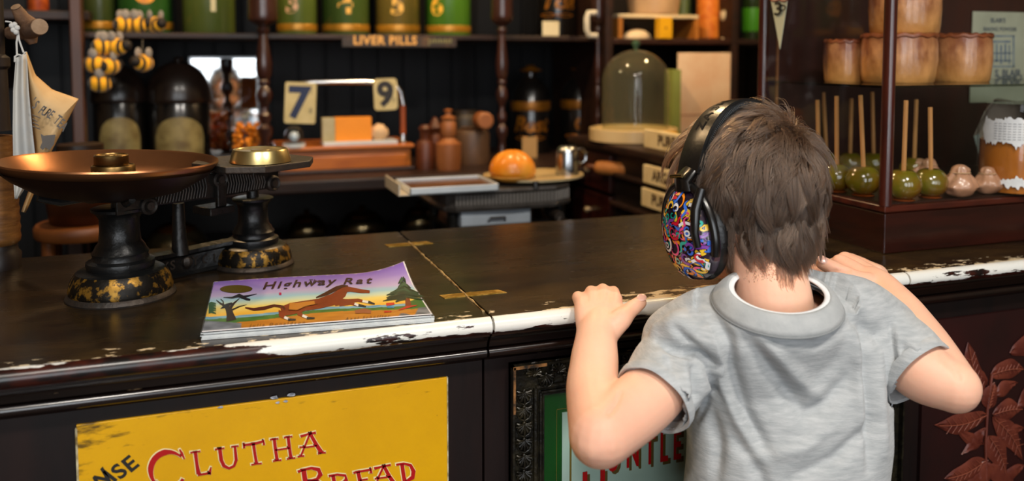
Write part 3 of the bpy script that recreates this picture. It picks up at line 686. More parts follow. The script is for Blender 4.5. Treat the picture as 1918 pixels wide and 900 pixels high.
# things on the till
c_, wd, h, M = card('cheese_slab', 'white rectangular slab on the till under the yellow block', 'slab', 603, 740, 260, 271, 2.40, WHITEP, ZT2, th=.07)
zc = ZT2 + h
card('yellow_block', 'orange yellow block standing on the white slab', 'block', 627, 694, 218, 260, 2.40, mat('amber_block', '#f09206', .5, var='#e58a04', scale=6), zc, th=.03)
card('cream_block', 'cream block at the left end of the yellow block', 'block', 603, 626, 220, 260, 2.40, mat('cream_block', '#b5ab88', .6, var='#a0946c', scale=20), zc, th=.03)
pc = aY(710, 259, 2.40); mb = MB(); mb.ball((0, 0, .022), (.026, .018, .026), fn=lambda p, q: q * (1 + .18 * mnoise.noise(p * 2.3)) * (1 - .15 * max(0, p.z)))
tag(mb.build('butter_lump', mat('pale_butter', '#d8b890', .6, var='#c9a47a')), 'pale rough lump on the right end of the white slab', 'lump'); bpy.data.objects['butter_lump'].location = (pc.x, 2.40, zc)
pc = aY(551, 270, 2.38); t = thing('small_glass_dome', 'little glass dome with pale base on the till', 'dome', (pc.x, 2.38, ZT2)); r = 18 * mpp(pc)
MB().lathe([(r * 1.15, 0), (r * 1.15, .01), (0, .01)], 24).build('base', WHITEP, t)
MB().lathe([(r, .01), (r, .03)] + [(r * math.cos(a), .03 + r * math.sin(a)) for a in [PI / 2 * k / 8 for k in range(9)]], 28).build('dome_glass', glass('dome_glass', (.8, .86, .92), 1.7), t)
MB().ball((0, 0, .028), .014, 12, 8).build('white_ball', WHITEP, t)

# wooden moulds and jars
LW = mat('turned_beech', '#9a5f34', .5, var='#7e4822', scale=18, stretch=(1, 1, .4))
LW2 = mat('dark_beech', '#5e2d14', .45, var='#46200e', scale=18)
def turnery(name, label, cat, px, pyb, prof, mt, Y, group=None):
    pc = aY(px, pyb, Y); k = mpp(pc)
    t = thing(name, label, cat, (pc.x, Y, ZW), group=group)
    i = [j for j, q in enumerate(prof) if q is None]; parts = []; cur = []
    for q in prof:
        if q is None: parts.append(cur); cur = []
        else: cur.append((q[0] * k, aY(px, q[1], Y).z - ZW))
    parts.append(cur)
    for nm, pp in zip(('body', 'handle'), parts):
        if pp[0][1] < .02 and nm == 'body': pp[0] = (pp[0][0], 0)
        MB().lathe(pp, 28).build(nm, mt, t, label=None)
    return t
turnery('butter_mould', 'pale beech butter mould with plunger handle beside the spice jar', 'mould', 840, 308, [(22, 308), (24, 300), (24, 268), (17, 264), (12, 258), None, (10, 258), (15, 250), (15, 232), (12, 226), (15, 220), (6, 216), (5, 210), (9, 206), (0, 203)], LW, 2.33, 'butter moulds')
turnery('butter_mould', 'reddish brown butter mould at the right end of the till', 'mould', 797, 308, [(17, 308), (18, 270), (13, 262), (10, 262), None, (9, 262), (10, 245), (13, 240), (8, 234), (0, 233)], LW2, 2.36, 'butter moulds')
turnery('pepper_mill', 'dark small mill behind the butter moulds', 'mill', 815, 300, [(14, 300), (15, 262), (9, 250), (14, 240), None, (13, 238), (8, 228), (5, 222), (0, 218)], LW2, 2.5)
turnery('stoneware_jar', 'brown stoneware jar behind the butter mould', 'jar', 884, 305, [(32, 305), (33, 298), (33, 250), (29, 243), (20, 241), None, (20, 241), (22, 238), (0, 238)], mat('stoneware', '#4a3322', .5, var='#5e432d', scale=10), 2.45)
turnery('stoneware_jar', 'grey brown jar with wide neck on the dresser', 'jar', 870, 296, [(28, 296), (28, 225), (24, 215), (22, 212), None, (24, 212), (24, 206), (0, 206)], mat('stoneware_dim', '#2f2519', .5), 2.6)
pc = aY(897, 246, 2.38); t = thing('rolling_pin', 'light wooden roller lying end on across the jars', 'rolling pin', (aY(910, 228, 2.36).x, 2.36, aY(910, 243, 2.36).z))
M = frame((0, 0, .026), (1, 0, 0), z=(-.35, .93, 0)); r = 16 * mpp(pc)
MB().lathe([(r * .8, 0), (r, .004), (r, .05), (r * .4, .055), (r * .4, .1)], 24, M=M).build('roller', LW, t)

# kettles on the lower shelf
KM = mat('dull_copper', '#7a4a22', .25, metal=.9, var='#2b1b10', scale=8)
KM2 = mat('dull_pewter', '#75684c', .22, metal=.9, var='#261f16', scale=8)
def pot(px, pyb, wpx, label, Y=2.5, hpx=70):
    pc = aY(px, pyb, Y); k = mpp(pc); r = wpx / 2 * k; z0 = ZL; h = hpx * k
    t = thing('lidded_pot', label, 'pot', (pc.x, Y, z0), group='lidded metal pots under the dresser top')
    MB().lathe([(r * .7, 0), (r * .85, .004), (r * .9, h * .2), (r * .8, h * .24)], 32).build('foot', KM, t)
    MB().lathe([(r * .8, h * .24), (r, h * .38), (r, h * .5), (r * .8, h * .68), (r * .62, h * .74)], 32).build('body', KM2, t)
    MB().lathe([(r * .66, h * .72), (r * .66, h * .77), (r * .4, h * .86), (r * .12, h * .9), (r * .12, h * .95), (r * .2, h * .98), (0, h * 1.03)], 32).build('lid', KM, t)
pot(575, 430, 74, 'lidded metal pot nearest the right scale pillar'); pot(678, 430, 92, 'largest lidded metal pot with a gold highlight'); pot(785, 428, 70, 'lidded metal pot half behind the white tray')
pot(330, 440, 110, 'dark wide pot behind the scale beam', Y=2.4, hpx=90)

# ---- left corner: stool with copper tub
pc = aY(155, 415, 1.95); zst = pc.z
t = thing('stool', 'orange brown wooden stool under the copper tub', 'stool', (pc.x, 1.95, 0)); k = mpp(pc)
SW = mat('stool_wood', '#6b3a18', .45, var='#7f4a20', scale=9, stretch=(1, 5, 1))
MB().lathe([(78 * k, zst - .028), (82 * k, zst - .022), (82 * k, zst - .006), (78 * k, zst), (0, zst)], 40).build('seat', SW, t)
for a in (30, 150, 210, 330): a = math.radians(a); MB().tube([(60 * k * math.cos(a), 60 * k * math.sin(a), zst - .02), (78 * k * math.cos(a), 78 * k * math.sin(a), 0)], .014, 10).build('leg', SW, t)
mb = MB(); mb.tube([(68 * k * math.cos(a), 68 * k * math.sin(a), zst - .28) for a in [PI * k_ / 8 for k_ in range(16)]], .009, 8, closed=True); mb.build('rail', SW, t)
t = thing('copper_tub', 'dull copper tub standing on the stool', 'tub', (pc.x, 1.95, zst)); zt = aY(155, 318, 1.95).z - zst
MB().lathe([(52 * k, 0), (56 * k, .005), (62 * k, zt * .5), (60 * k, zt * .9), (62 * k, zt), (58 * k, zt), (54 * k, zt * .8), (0, zt * .75)], 40).build('tub_body', mat('brown_copper', '#5b3116', .35, metal=.6, var='#462410', scale=6), t)
MB().lathe([(60.5 * k, zt * .86), (64.5 * k, zt * .88), (64.5 * k, zt * .93), (61 * k, zt * .95)], 40).build('hoop', mat('hoop_iron', '#1a1411', .4, metal=.5), t)
MB().lathe([(46 * k, zt * .76), (46 * k, zt * 1.2), (40 * k, zt * 1.25), (40 * k, zt * 1.5), (0, zt * 1.5)], 32).build('lid_drum', mat('dark_drum', '#1e130c', .4, var='#2e1c10', stretch=(1, 1, 6)), t)
# upper left shelf
t = thing('wall_shelf', 'short brown shelf high in the left corner', 'shelf', (aY(95, 28, 2.5).x, 2.6, aY(95, 28, 2.5).z))
MB().box(-.16, .09, -.1, .24, -.012, .012).build('board', DARKWOOD, t, bevel=.003); MB().box(-.16, -.15, -.08, .24, -.2, -.012).build('bracket', DARKWOOD, t)
pc = aY(60, 14, 2.5)
t2 = thing('small_tin', 'small orange tin on the short left shelf', 'tin', (pc.x + .005, 2.56, t.location.z + .012)); MB().lathe([(.024, 0), (.025, .002), (.025, .07), (.02, .075), (0, .075)], 24).build('tin_body', mat('tin_orange', '#b5541a', .4, var='#7d2f12', scale=50), t2)
MB().lathe([(.026, .066), (.026, .08), (0, .082)], 24).build('lid', OLDBRASS, t2)

# bees
def bee(px, py, Y, label, rot, hang=True):
    P = aY(px, py, Y)
    t = thing('plush_bee', label, 'toy bee', P, rotz=rot, group='yellow and black plush bees')
    r = .023
    mb = MB(); mb.ball((0, 0, 0), (r * 1.25, r, r), 20, 14); mb.build('body', bee_m, t)
    mb = MB(); mb.ball((r * 1.2, 0, r * .2), r * .62, 12, 8); mb.build('head', mat('bee_black', '#1a1410', .7), t)
    for s_ in (-1, 1): MB().ball((-r * .1, s_ * r * .7, r * 1.15), (r * .5, r * .22, r * .6), 12, 8).build('wing', mat('bee_wing', '#8f8a86', .8, sheen=.2), t)
    if hang: MB().tube([(0, 0, r * .8), (0, 0, (ZU - .02) - P.z)], .0006, 5).build('thread', mat('thread', '#9a927f', .8), t)
bee_m = mat('bee_fur', '#e8a80c', .8, sheen=.3)
nt = bee_m.node_tree; N = nt.nodes; tc = N.new('ShaderNodeTexCoord'); sp = N.new('ShaderNodeSeparateXYZ'); nt.links.new(tc.outputs['Object'], sp.inputs[0])
sn = N.new('ShaderNodeMath'); sn.operation = 'MULTIPLY'; sn.inputs[1].default_value = 300; nt.links.new(sp.outputs[0], sn.inputs[0])
s2 = N.new('ShaderNodeMath'); s2.operation = 'SINE'; nt.links.new(sn.outputs[0], s2.inputs[0])
cr = N.new('ShaderNodeValToRGB'); cr.color_ramp.elements[0].position = .0; cr.color_ramp.elements[0].color = L4('#17120c'); cr.color_ramp.elements[1].position = .12; cr.color_ramp.elements[1].color = L4('#f0ae10')
s3 = N.new('ShaderNodeMath'); s3.operation = 'ADD'; s3.inputs[1].default_value = .5; nt.links.new(s2.outputs[0], s3.inputs[0]); nt.links.new(s3.outputs[0], cr.inputs[0]); nt.links.new(cr.outputs[0], N['Principled BSDF'].inputs['Base Color'])
for px, py, l, r_, hg in ((193, 88, 'left of the upper hanging pair', .4, 1), (218, 88, 'right of the upper hanging pair', -.5, 1), (178, 120, 'hanging closest to the brown post', 2.8, 1), (206, 124, 'hanging below the upper pair', .9, 1), (268, 118, 'hanging alone between the two domed bins', -2.2, 1), (188, 156, 'lowest of those hanging before the left domed bin', .2, 1)):
    bee(px, py, 2.40, 'plush bee ' + l, r_)
for px, l, r_ in ((233, 'leftmost of three sitting on the upper shelf', .5), (258, 'middle of three sitting on the upper shelf', -.3), (292, 'rightmost of three sitting on the upper shelf', -1.0)):
    P = aY(px, 48, 2.50); bee(px, 105 - (ZU + .021 - EYE) / mpp(P), 2.50, 'plush bee ' + l, r_, False)

# ================================================================ right hand shelves
Yc = 2.40
X0, X1, X2 = aY(1136, 105, Yc).x, aY(1372, 105, Yc).x, aY(1420, 105, Yc).x
R_ = thing('wall_cupboard', 'open dark shelf unit with green back holding jars', 'shelves', ((X0 + X1) / 2, 2.6, 0)); o = R_.location
for x in (X0, X1): MB().box(x, x + .022, Yc, 2.84, 0, 2.0).build('side_panel', DARKWOOD, R_, off=o, bevel=.002)
zsh = aY(1250, 72, Yc).z
MB().box(X0 + .022, X1, Yc + .01, 2.84, zsh - .018, zsh).build('shelf', mat('brown_shelf', '#3a1d12', .45, var='#2a140c'), R_, off=o, bevel=.002)
MB().box(X1 + .022, 2.2, Yc + .01, 2.84, zsh - .018, zsh).build('shelf', DARKWOOD, R_, off=o, bevel=.002)
gx = aY(1258, 105, 2.82).x
MB().box(gx, X1, 2.80, 2.84, .9, 1.8).build('green_back', mat('olive_paint', '#3c4420', .7, var='#333b1b'), R_, off=o)
MB().box(X0 + .022, gx, 2.80, 2.84, .9, 1.8).build('dark_back', BLACKWOOD, R_, off=o)
def onshelf(px): return aY(px, 68, 2.5)
bis = mat('biscuit', '#c48a4c', .6, var='#a56a30', scale=30)
def sjar(px0, px1, h, label, fill, lidm=None, Y=2.52, name='biscuit_jar'):
    pc = aY((px0 + px1) / 2, 68, Y); r = (px1 - px0) / 2 * mpp(pc)
    t = thing(name, label, 'jar', (pc.x, Y, zsh)); MB().lathe([(r * .95, 0), (r, .004), (r, h), (r * .8, h + .02)], 32).build('jar_glass', CLEAR, t)
    MB().lathe([(r * .88, .004), (r * .9, .01), (r * .9, h * .9), (0, h * .95)], 24).build('contents', fill, t)
    if lidm: MB().lathe([(r * .84, h + .015), (r * .86, h + .05), (0, h + .06)], 24).build('lid', lidm, t)
    return t
# raised board with crock
pA = aY(1150, 68, 2.48); pB = aY(1300, 68, 2.48)
t = thing('serving_stand', 'low wooden stand with cream top on the cupboard shelf', 'stand', ((pA.x + pB.x) / 2, 2.50, zsh)); hw = (pB.x - pA.x) / 2; zt = aY(1225, 28, 2.48).z - zsh
MB().box(-hw, hw, -.05, .1, zt - .012, zt).build('top', mat('cream_top', '#e0cda6', .5), t, bevel=.003)
MB().box(-hw, -hw + .016, -.05, .1, 0, zt - .012).build('side', mat('pale_pine', '#b8742c', .5), t); MB().box(hw - .016, hw, -.05, .1, 0, zt - .012).build('side', mat('pale_pine', '#b8742c', .5), t)
pc = aY(1232, 28, 2.5); t2 = thing('cream_crock', 'broad cream crock on the low stand', 'crock', (pc.x, 2.53, zsh + zt)); k = mpp(pc)
MB().lathe([(42 * k, 0), (46 * k, .006), (50 * k, .06), (50 * k, .14), (44 * k, .16), (0, .16)], 36).build('crock_body', mat('crock_beige', '#c4a684', .45, var='#b4946e'), t2); MB().lathe([(40 * k, .158), (46 * k, .165), (20 * k, .18), (0, .185)], 30).build('lid', mat('crock_beige', '#c4a684', .45), t2)
pc = aY(1203, 67, 2.45); t2 = thing('white_bun', 'pale oval loaf under the low stand', 'loaf', (pc.x, 2.485, zsh)); MB().ball((0, 0, 0), (.05, .026, .03), 24, 12, fn=lambda p, q: Vector((q.x, q.y, max(0, q.z)))).build('crust', mat('pale_dough', '#dcc7a4', .5), t2); MB().tube([(-.03, 0, .025), (0, 0, .0305), (.03, 0, .025)], .002, 6).build('score', bis, t2)
c_, wd, h, M = card('yellow_box', 'small yellow box in front of the low stand', 'box', 1231, 1255, 33, 68, 2.40 + .02, mat('yellow_box', '#e6ac0a', .5), zsh, th=.03)
mb = MB(); mb.ball((0, -.0155, h * .5), (.003, .001, .004), 10, 8); mb.build('printed_mark', mat('mark_brown', '#7a4a10', .5), c_)
sjar(1302, 1352, .24, 'tall glass jar of orange sweets right of the low stand', mat('orange_fill', '#c8641a', .5, var='#e08a30', scale=60))
pc = aY(1360, 68, 2.46); t2 = thing('egg_cup', 'small cream cup on a stem at the cupboard side', 'cup', (pc.x, 2.46, zsh)); k = mpp(pc); MB().lathe([(9 * k, 0), (9 * k, .004), (4 * k, .01), (4 * k, .055), (10 * k, .065), (12 * k, .075), (12 * k, .095), (9 * k, .098), (0, .07)], 24).build('cup_body', mat('cup_cream', '#d8c9a8', .4), t2); MB().lathe([(9 * k, .09), (12.5 * k, .094), (12.5 * k, .1), (9 * k, .1)], 24).build('rim', OLDBRASS, t2)
sjar(1262, 1296, .2, 'green tinted jar behind the yellow box', mat('green_fill', '#5d6e3c', .5), Y=2.62)
pc = aY(1408, 66, 2.55); t2 = thing('green_bottle', 'green labelled glass bottle beside the pie case', 'bottle', (pc.x, 2.55, zsh)); k = mpp(pc)
MB().lathe([(17 * k, 0), (18 * k, .004), (18 * k, .2), (6 * k, .25), (6 * k, .3), (0, .3)], 28).build('bottle_glass', mat('bottle_green', '#23351a', .15, coat=.6), t2); MB().lathe([(18.4 * k, .03), (18.5 * k, .031), (18.5 * k, .11), (18.4 * k, .111)], 28).build('label', mat('label_green', '#3f8a1c', .4), t2)

# spice drawer unit running towards the counter
XF = aY(1067, 252, 2.36).x; ztop = aY(1067, 252, 2.36).z
U = thing('spice_drawers', 'dark wooden drawer unit with cream name labels', 'drawer unit', (XF + .2, 2.0, 0)); o = U.location
y0, y1 = 1.62, 2.34
MB().box(XF - .012, XF + .42, y0 - .01, y1 + .012, ztop - .02, ztop).build('unit_top', DARKWOOD, U, off=o, bevel=.005)
MB().box(XF + .015, XF + .40, y0, y1, 0, ztop - .02).build('carcass', BLACKWOOD, U, off=o)
RW = mat('red_drawer_wood', '#33100a', .35, var='#220a06', scale=7, stretch=(6, 1, 6), coat=.3)
ym = 2.08
for j in range(4):
    za = ztop - .028 - .115 * (j + 1) + .115 * .05; zb = ztop - .028 - .115 * j - .006
    dr = MB().box(XF, XF + .016, ym + .006, y1 - .006, za, zb).build('drawer', RW, U, off=o, bevel=.003)
    kn = MB(); kn.ball((XF - .010, (ym + y1) / 2, (za + zb) / 2), .009, 14, 10); kn.tube([(XF + .002, (ym + y1) / 2, (za + zb) / 2), (XF - .008, (ym + y1) / 2, (za + zb) / 2)], .004, 8); kn.build('knob', mat('bright_knob', '#c9b08a', .2, metal=.7), dr, off=o)
for z in (ztop - .075, ztop - .155, ztop - .235): MB().box(XF - .004, XF + .02, y0, ym, z - .012, z).build('rail', DARKWOOD, U, off=o, bevel=.003)
# cream label blocks
def nameblock(s, px0, px1, pyc, label, zdir=0):
    A = aX(px0, pyc, XF - .012); B = aX(px1, pyc + 8, XF - .012); 
    t = thing('name_block', label, 'sign', (XF - .012, (A.y + B.y) / 2, A.z), group='cream name blocks on the drawer unit')
    hl = (A.y - B.y) / 2; hh = 17 * mpp(A)
    MB().box(-.006, .006, -hl, hl, -hh, hh).build('block', mat('block_cream', '#e6d2a4', .6, var='#d9c08c', scale=20), t, bevel=.002)
    mb = MB(); add_text(mb, s, hh * 1.55, frame((-.0067, 0, -hh * .45), (0, -1, 0), z=(-1, 0, 0)), bold=.0011); mb.build('lettering', mat('block_ink', '#4a3320', .6), t)
nameblock('PURE', 1210, 1300, 258, 'cream block lettered PURE on top of the drawer unit')
nameblock('ARGAN', 1208, 1296, 324, 'middle cream block lettered ARGAN, below PURE')
nameblock('PURE B', 1205, 1292, 367, 'lowest cream block on the drawer unit, beside the headphones')
# rolling pin sticking out
pc = aY(1115, 313, 2.12); t = thing('rolling_pin', 'pale wooden rolling pin lying on the drawer rail', 'rolling pin', pc); e = aY(1204, 309, 2.0) - pc; k = mpp(pc)
M = frame((0, 0, 0), (0, 0, 1), z=e.normalized()); ln = e.length
MB().lathe([(0, 0), (9 * k, .003), (12 * k, .008), (13 * k, .02), (13 * k, ln), (0, ln)], 24, M=M).build('roller', mat('pin_wood', '#b5763c', .5, var='#9e622e', scale=20), t)
MB().lathe([(0, -.03), (5 * k, -.026), (6 * k, -.012), (4 * k, 0.001)], 16, M=M).build('handle', LW2, t)
# cloche
pc = aZ(1180, 250, ztop); Yq = 2.14
pc = aY(1190, 250, Yq); k = mpp(pc)
t = thing('glass_cloche', 'tall glass cloche with green knob on a cream stand', 'cloche', (aY(1186, 240, Yq).x, Yq, ztop))
hb = .035
MB().lathe([(78 * k, 0), (82 * k, .003), (82 * k, hb), (78 * k, hb + .002), (74 * k, hb - .006), (0, hb - .008)], 56).build('cream_stand', mat('stand_cream', '#d8bd8c', .35, var='#cdb07c', coat=.3), t)
zd = aY(1195, 80, Yq).z - ztop; r = 62 * k
GLC = glass('cloche_glass', (.86, .88, .78), 1.5, .04, haze=.13, hcol='#9a967c')
MB().lathe([(r, hb - .004), (r, zd - .105)] + [(r * math.cos(a), zd - .105 + .085 * math.sin(a)) for a in [PI / 2 * j / 12 for j in range(1, 12)]] + [(.006, zd - .02)], 56, c=(.006, 0, 0), cap=False).build('dome_glass', GLC, t)
MB().lathe([(.005, zd - .022), (.006, zd - .012), (.012, zd - .004), (.012, zd + .003), (0, zd + .008)], 20, c=(.006, 0, 0)).build('knob', mat('green_knob', '#4a6a4e', .15, coat=.5), t)
c_, wd, h, M = card('recipe_board', 'peach coloured paper board leaning behind the cloche', 'board', 1268, 1368, 99, 245, 2.3, mat('peach_paper', '#e3b48c', .7, var='#f2d6b4', scale=9, lo=.3, hi=.7), ztop, th=.006)
MB().box(-wd + .004, wd - .004, -.004, -.003, h * .22, h * .23).build('printed_rule', mat('rule_brown', '#b57a58', .7), c_)
mb = MB(); 
for j in range(3): mb.box(-.02, .045 - j * .012, -.0042, -.0031, h * .10 - j * .012, h * .115 - j * .012)
mb.build('faint_lines', mat('rule_brown', '#b57a58', .7), c_)
card('green_book', 'thin pale green book beside the peach board', 'book', 1252, 1268, 130, 245, 2.28, mat('pale_lime', '#8c9648', .6), ztop, th=.05)
pc = aY(1240, 238, 2.0)
mb = MB(); mb.ball((0, 0, .018), (.05, .024, .018), 24, 12, fn=lambda p, q: Vector((q.x, q.y, q.z + .012 * p.x * p.x - .0 + .003 * mnoise.noise(p * 3))))
t = thing('yellow_duster', 'folded mustard yellow cloth beside the cloche stand', 'cloth', (pc.x, 2.0, ztop)); mb.build('cloth', mat('mustard', '#b58a1a', .8, var='#a07812', bump=.3), t); MB().tube([(-.03, -.02, .012), (0, -.024, .012), (.03, -.02, .014)], .002, 6).build('hem', mat('mustard_dark', '#8f6a10', .8), t)

# ---- cast iron bench with tray, bun and mug
Yt = 1.80
T_ = thing('iron_bench', 'cast iron bench with ribbed rim between counter and dresser', 'bench', (aY(955, 350, Yt).x, Yt + .1, 0)); o = T_.location
zb = aY(955, 352, Yt).z; zsb = aY(925, 422, Yt + .01).z
xa, xb = aY(830, 350, Yt).x, aY(1086, 350, Yt).x
def ring(g, dz, ysc=1.0): 
    pts = []
    for x, y in [(xa + .03, Yt - .0), ((xa + xb) / 2, Yt - .006), (xb - .06, Yt), (xb - .015, Yt + .03), (xb, Yt + .08), (xb, Yt + .24), (xa, Yt + .24), (xa, Yt + .06), (xa + .008, Yt + .02)]:
        cx, cy = (xa + xb) / 2, Yt + .12; d = Vector((x - cx, y - cy)); d = d * (1 + g / d.length); pts.append((cx + d.x, cy + d.y, dz))
    return pts
mb = MB(); rings = [ring(-.012, zb), ring(0, zb), ring(.002, zb - .006), ring(-.004, zb - .012), ring(-.004, zb - .034), ring(.004, zb - .040), ring(0, zb - .048), ring(-.02, zb - .048)]
n = 9; vs = [p for r_ in rings for p in r_]; mb.add(vs, [(i * n + k, i * n + (k + 1) % n, (i + 1) * n + (k + 1) % n, (i + 1) * n + k) for i in range(len(rings) - 1) for k in range(n)] + [tuple(range(n)), tuple(reversed(range((len(rings) - 1) * n, len(rings) * n)))])
mb.build('iron_top', mat('grey_iron', '#4f4a46', .5, metal=.3, var='#38332f', scale=30, bump=.2), T_, off=o)
mb = MB(); P = ring(-.001, zb - .012)
for k in (0, 1, 2, 3):
    A, B = Vector(P[k]), Vector(P[k + 1]); m_ = max(2, int((B - A).length / .008))
    for j in range(m_): q = A.lerp(B, j / m_); mb.tube([q, q - Vector((0, 0, .022))], .0022, 6)
mb.build('ribbed_frieze', mat('frieze_grey', '#8a857f', .45, metal=.3), T_, off=o)
for x, y in ((xa + .03, Yt + .03), (xb - .03, Yt + .05), (xa + .03, Yt + .2), (xb - .03, Yt + .2)): MB().tube([(x, y, zb - .04), (x, y, zb - .12), (x + (.01 if x > o.x else -.01), y, 0)], [.014, .010, .016], 12).build('leg', IRON, T_, off=o)
MB().box(xa + .02, xb - .02, Yt + .02, Yt + .23, zsb - .01, zsb).build('under_shelf', IRON, T_, off=o)
mb = MB(); cx = aY(1045, 385, Yt).x; mb.tube([(cx, Yt - .01, zb - .07), (cx, Yt + .06, zb - .07)], .012, 14); mb.tube([(cx, Yt - .012, zb - .07), (cx - .012, Yt - .02, zb - .1)], .004, 8); mb.tube([(cx, Yt + .05, zb - .04), (cx, Yt + .05, zb - .075)], .006, 8); mb.build('clamp_screw', IRONRUST, T_, off=o)
def tray(label, px0, px1, py0, py1, hgt, dep, zbase, Y, m, nm='enamel_tray', back=0):
    A, B = aY(px0, py1, Y), aY(px1, py1, Y); w_ = (B.x - A.x) / 2
    t = thing(nm, label, 'tray', ((A.x + B.x) / 2, Y + dep / 2, zbase)); e = .004
    mb = MB(); mb.box(-w_, w_, -dep / 2, dep / 2, 0, e); mb.box(-w_, w_, -dep / 2, -dep / 2 + e, 0, hgt); mb.box(-w_, w_, dep / 2 - e, dep / 2, 0, hgt + back); mb.box(-w_, -w_ + e, -dep / 2, dep / 2, 0, hgt + back * .5); mb.box(w_ - e, w_, -dep / 2, dep / 2, 0, hgt); mb.build('tray_body', m, t, bevel=.0012)
    return t, w_
t, w_ = tray('long shallow white enamel tray on the iron bench', 768, 935, 345, 362, .016, .15, zb, Yt - .01 - .02, WHITEP)
mb = MB(); mb.box(-w_ + .006, w_ - .004, -.068, .068, .004, .010); mb.build('brown_liner', mat('toffee_brown', '#6b4218', .4, var='#4e2d10', scale=12, coat=.4), t)
mb = MB(); mb.box(-w_ - .022, -w_ + .001, -.072, .075, .0, .0015); mb.box(-w_ - .024, -w_ - .021, -.074, .075, 0, .026); mb.build('end_plate', mat('warm_white', '#cfc4b0', .4), t)
t, w_ = tray('open white enamel box on the shelf under the iron bench', 862, 995, 380, 424, .045, .12, zsb, Yt + .01, mat('grey_enamel', '#b4bec8', .35, var='#a2abb4'), nm='enamel_box')
mb = MB(); mb.tube([(-.02, -.064, .012), (-.018, -.07, .02), (.018, -.07, .02), (.02, -.064, .012)], .0025, 8); mb.build('handle', CHROME, t)
pcb = aY(958, 338, Yt + .06); zz_ = zb
t = thing('cream_plate', 'cream oval plate under the bread bun and mug', 'plate', (aY(1005, 345, Yt + .08).x, Yt + .10, zz_)); k = mpp(t.location)
MB().lathe([(62 * k, 0), (70 * k, .003), (95 * k, .010), (95 * k, .013), (68 * k, .007), (0, .006)], 48, sy=.85).build('plate_body', mat('plate_cream', '#d9c79c', .4, coat=.3), t)
MB().lathe([(93 * k, .0125), (96 * k, .0125), (96 * k, .0145), (93 * k, .0145)], 48, sy=.85).build('rim', mat('plate_rim', '#b9a070', .4), t)
pc = aY(960, 345, Yt + .06); t = thing('bread_bun', 'golden crusty bread bun with a scored top', 'bun', (pc.x, Yt + .06, zz_ + .008)); k = mpp(pc); r = 44 * k
def bunf(p, q):
    a = math.atan2(p.y, p.x); rr_ = math.hypot(p.x, p.y)
    g = abs(math.sin(2.5 * a + .6)) ** .35
    d = 1 - .12 * (1 - g) * min(1, rr_ * 1.4) * max(0, p.z + .2)
    return Vector((q.x * d, q.y * d, (q.z if p.z > 0 else q.z * .5) * (d - .04 * (1 - rr_) * max(0, p.z))))
MB().ball((0, 0, r * .42), (r, r, r * .92), 60, 30, fn=bunf).build('crust', mat('crust_gold', '#dd7f10', .4, var='#f0ac40', scale=14, lo=.45, hi=.75, bump=.2, coat=.2), t)
MB().ball((0, 0, r * .2), (r * .95, r * .95, r * .28), 30, 10).build('pale_base', mat('crust_pale', '#c98a30', .5), t)
pc = aY(1062, 333, Yt + .07); t = thing('metal_mug', 'upturned tin mug with loop handle on the iron bench', 'mug', (pc.x, Yt + .07, zz_ + .012)); k = mpp(pc); h = 56 * k
MB().lathe([(22 * k, 0), (22.5 * k, .003), (21 * k, h * .75), (19 * k, h * .9), (14 * k, h * .98), (0, h)], 32).build('mug_body', mat('tinned_metal', '#b9bcc0', .22, metal=1, var='#9a9da2', scale=20), t)
MB().tube([(20 * k, 0, h * .85), (30 * k, 0, h * .88), (38 * k, 0, h * .72), (38 * k, 0, h * .5), (30 * k, 0, h * .38), (21 * k, 0, h * .42)], 3 * k, 8).build('handle', mat('tinned_metal', '#b9bcc0', .22, metal=1), t)
for s_, x in ((1, 967), (2, 1003)):
    q = aY(x, 345, Yt); 
MB().tube([aY(1003, 340, Yt) - o, aY(1003, 352, Yt) - o + Vector((0, -.004, 0))], .007, 8).build('catch', IRON, T_)
# ================================================================ things on the counter
# ---- balance scales
P1 = aZ(228, 552, ZT); P2 = aZ(476, 494, ZT)
ax = (P2 - P1); ax.z = 0; LEN = ax.length; ux = ax.normalized(); uy = Vector((-ux.y, ux.x, 0))
SC = thing('balance_scales', 'antique black iron balance scales with gilt banded pedestals', 'scales', P1); SO = SC.location
GIB = mat('flaked_gilt', '#8f6a26', .42, metal=.7, var='#1a1713', scale=90, lo=.40, hi=.50, bump=.25, bscale=60)
FLAKED = mat('worn_black_iron', '#111213', .34, metal=.25, var='#3c3a36', scale=34, lo=.6, hi=.8, bump=.3, bscale=80)
def ped(px, P, rows, k0):
    out = []
    for r, py in rows: out.append((r * k0, max(0, aY(px, py, P.y).z - ZT)))
    return out
k1 = mpp(P1); k2 = mpp(P2)
A = ped(228, P1, [(88, 556), (95, 553), (96, 549), (94, 545), (90, 541)], k1); A[0] = (A[0][0], 0)
B = ped(228, P1, [(90, 541), (91, 536), (88, 522), (82, 510), (77, 504)], k1)
Cc = ped(228, P1, [(77, 504), (72, 501), (58, 499), (60, 492), (59, 486), (50, 482), (48, 476), (50, 470), (46, 465), (43, 458), (37, 450), (35, 430), (35, 408), (40, 399), (48, 393), (49, 388), (44, 386), (0, 386)], k1)
def pedestal(c, A, B, Cc, sc=1.0):
    t = MB().lathe([(r * sc, z * sc) for r, z in Cc], 48, c=c).build('pedestal', FLAKED, SC)
    MB().lathe([(r * sc, z * sc) for r, z in A], 48, c=c).build('foot', IRONRUST, SC)
    MB().lathe([(r * sc, z * sc) for r, z in B], 48, c=c).build('gilt_band', GIB, SC)
pedestal((0, 0, 0), A, B, Cc)
hh1 = Cc[-1][1]
c2 = P2 - SO
pedestal(tuple(c2), A, B, Cc, .87)
hh2 = hh1 * .87
def SL2(t, o_, z): p = ux * (t * LEN) + uy * o_; return (p.x, p.y, z)
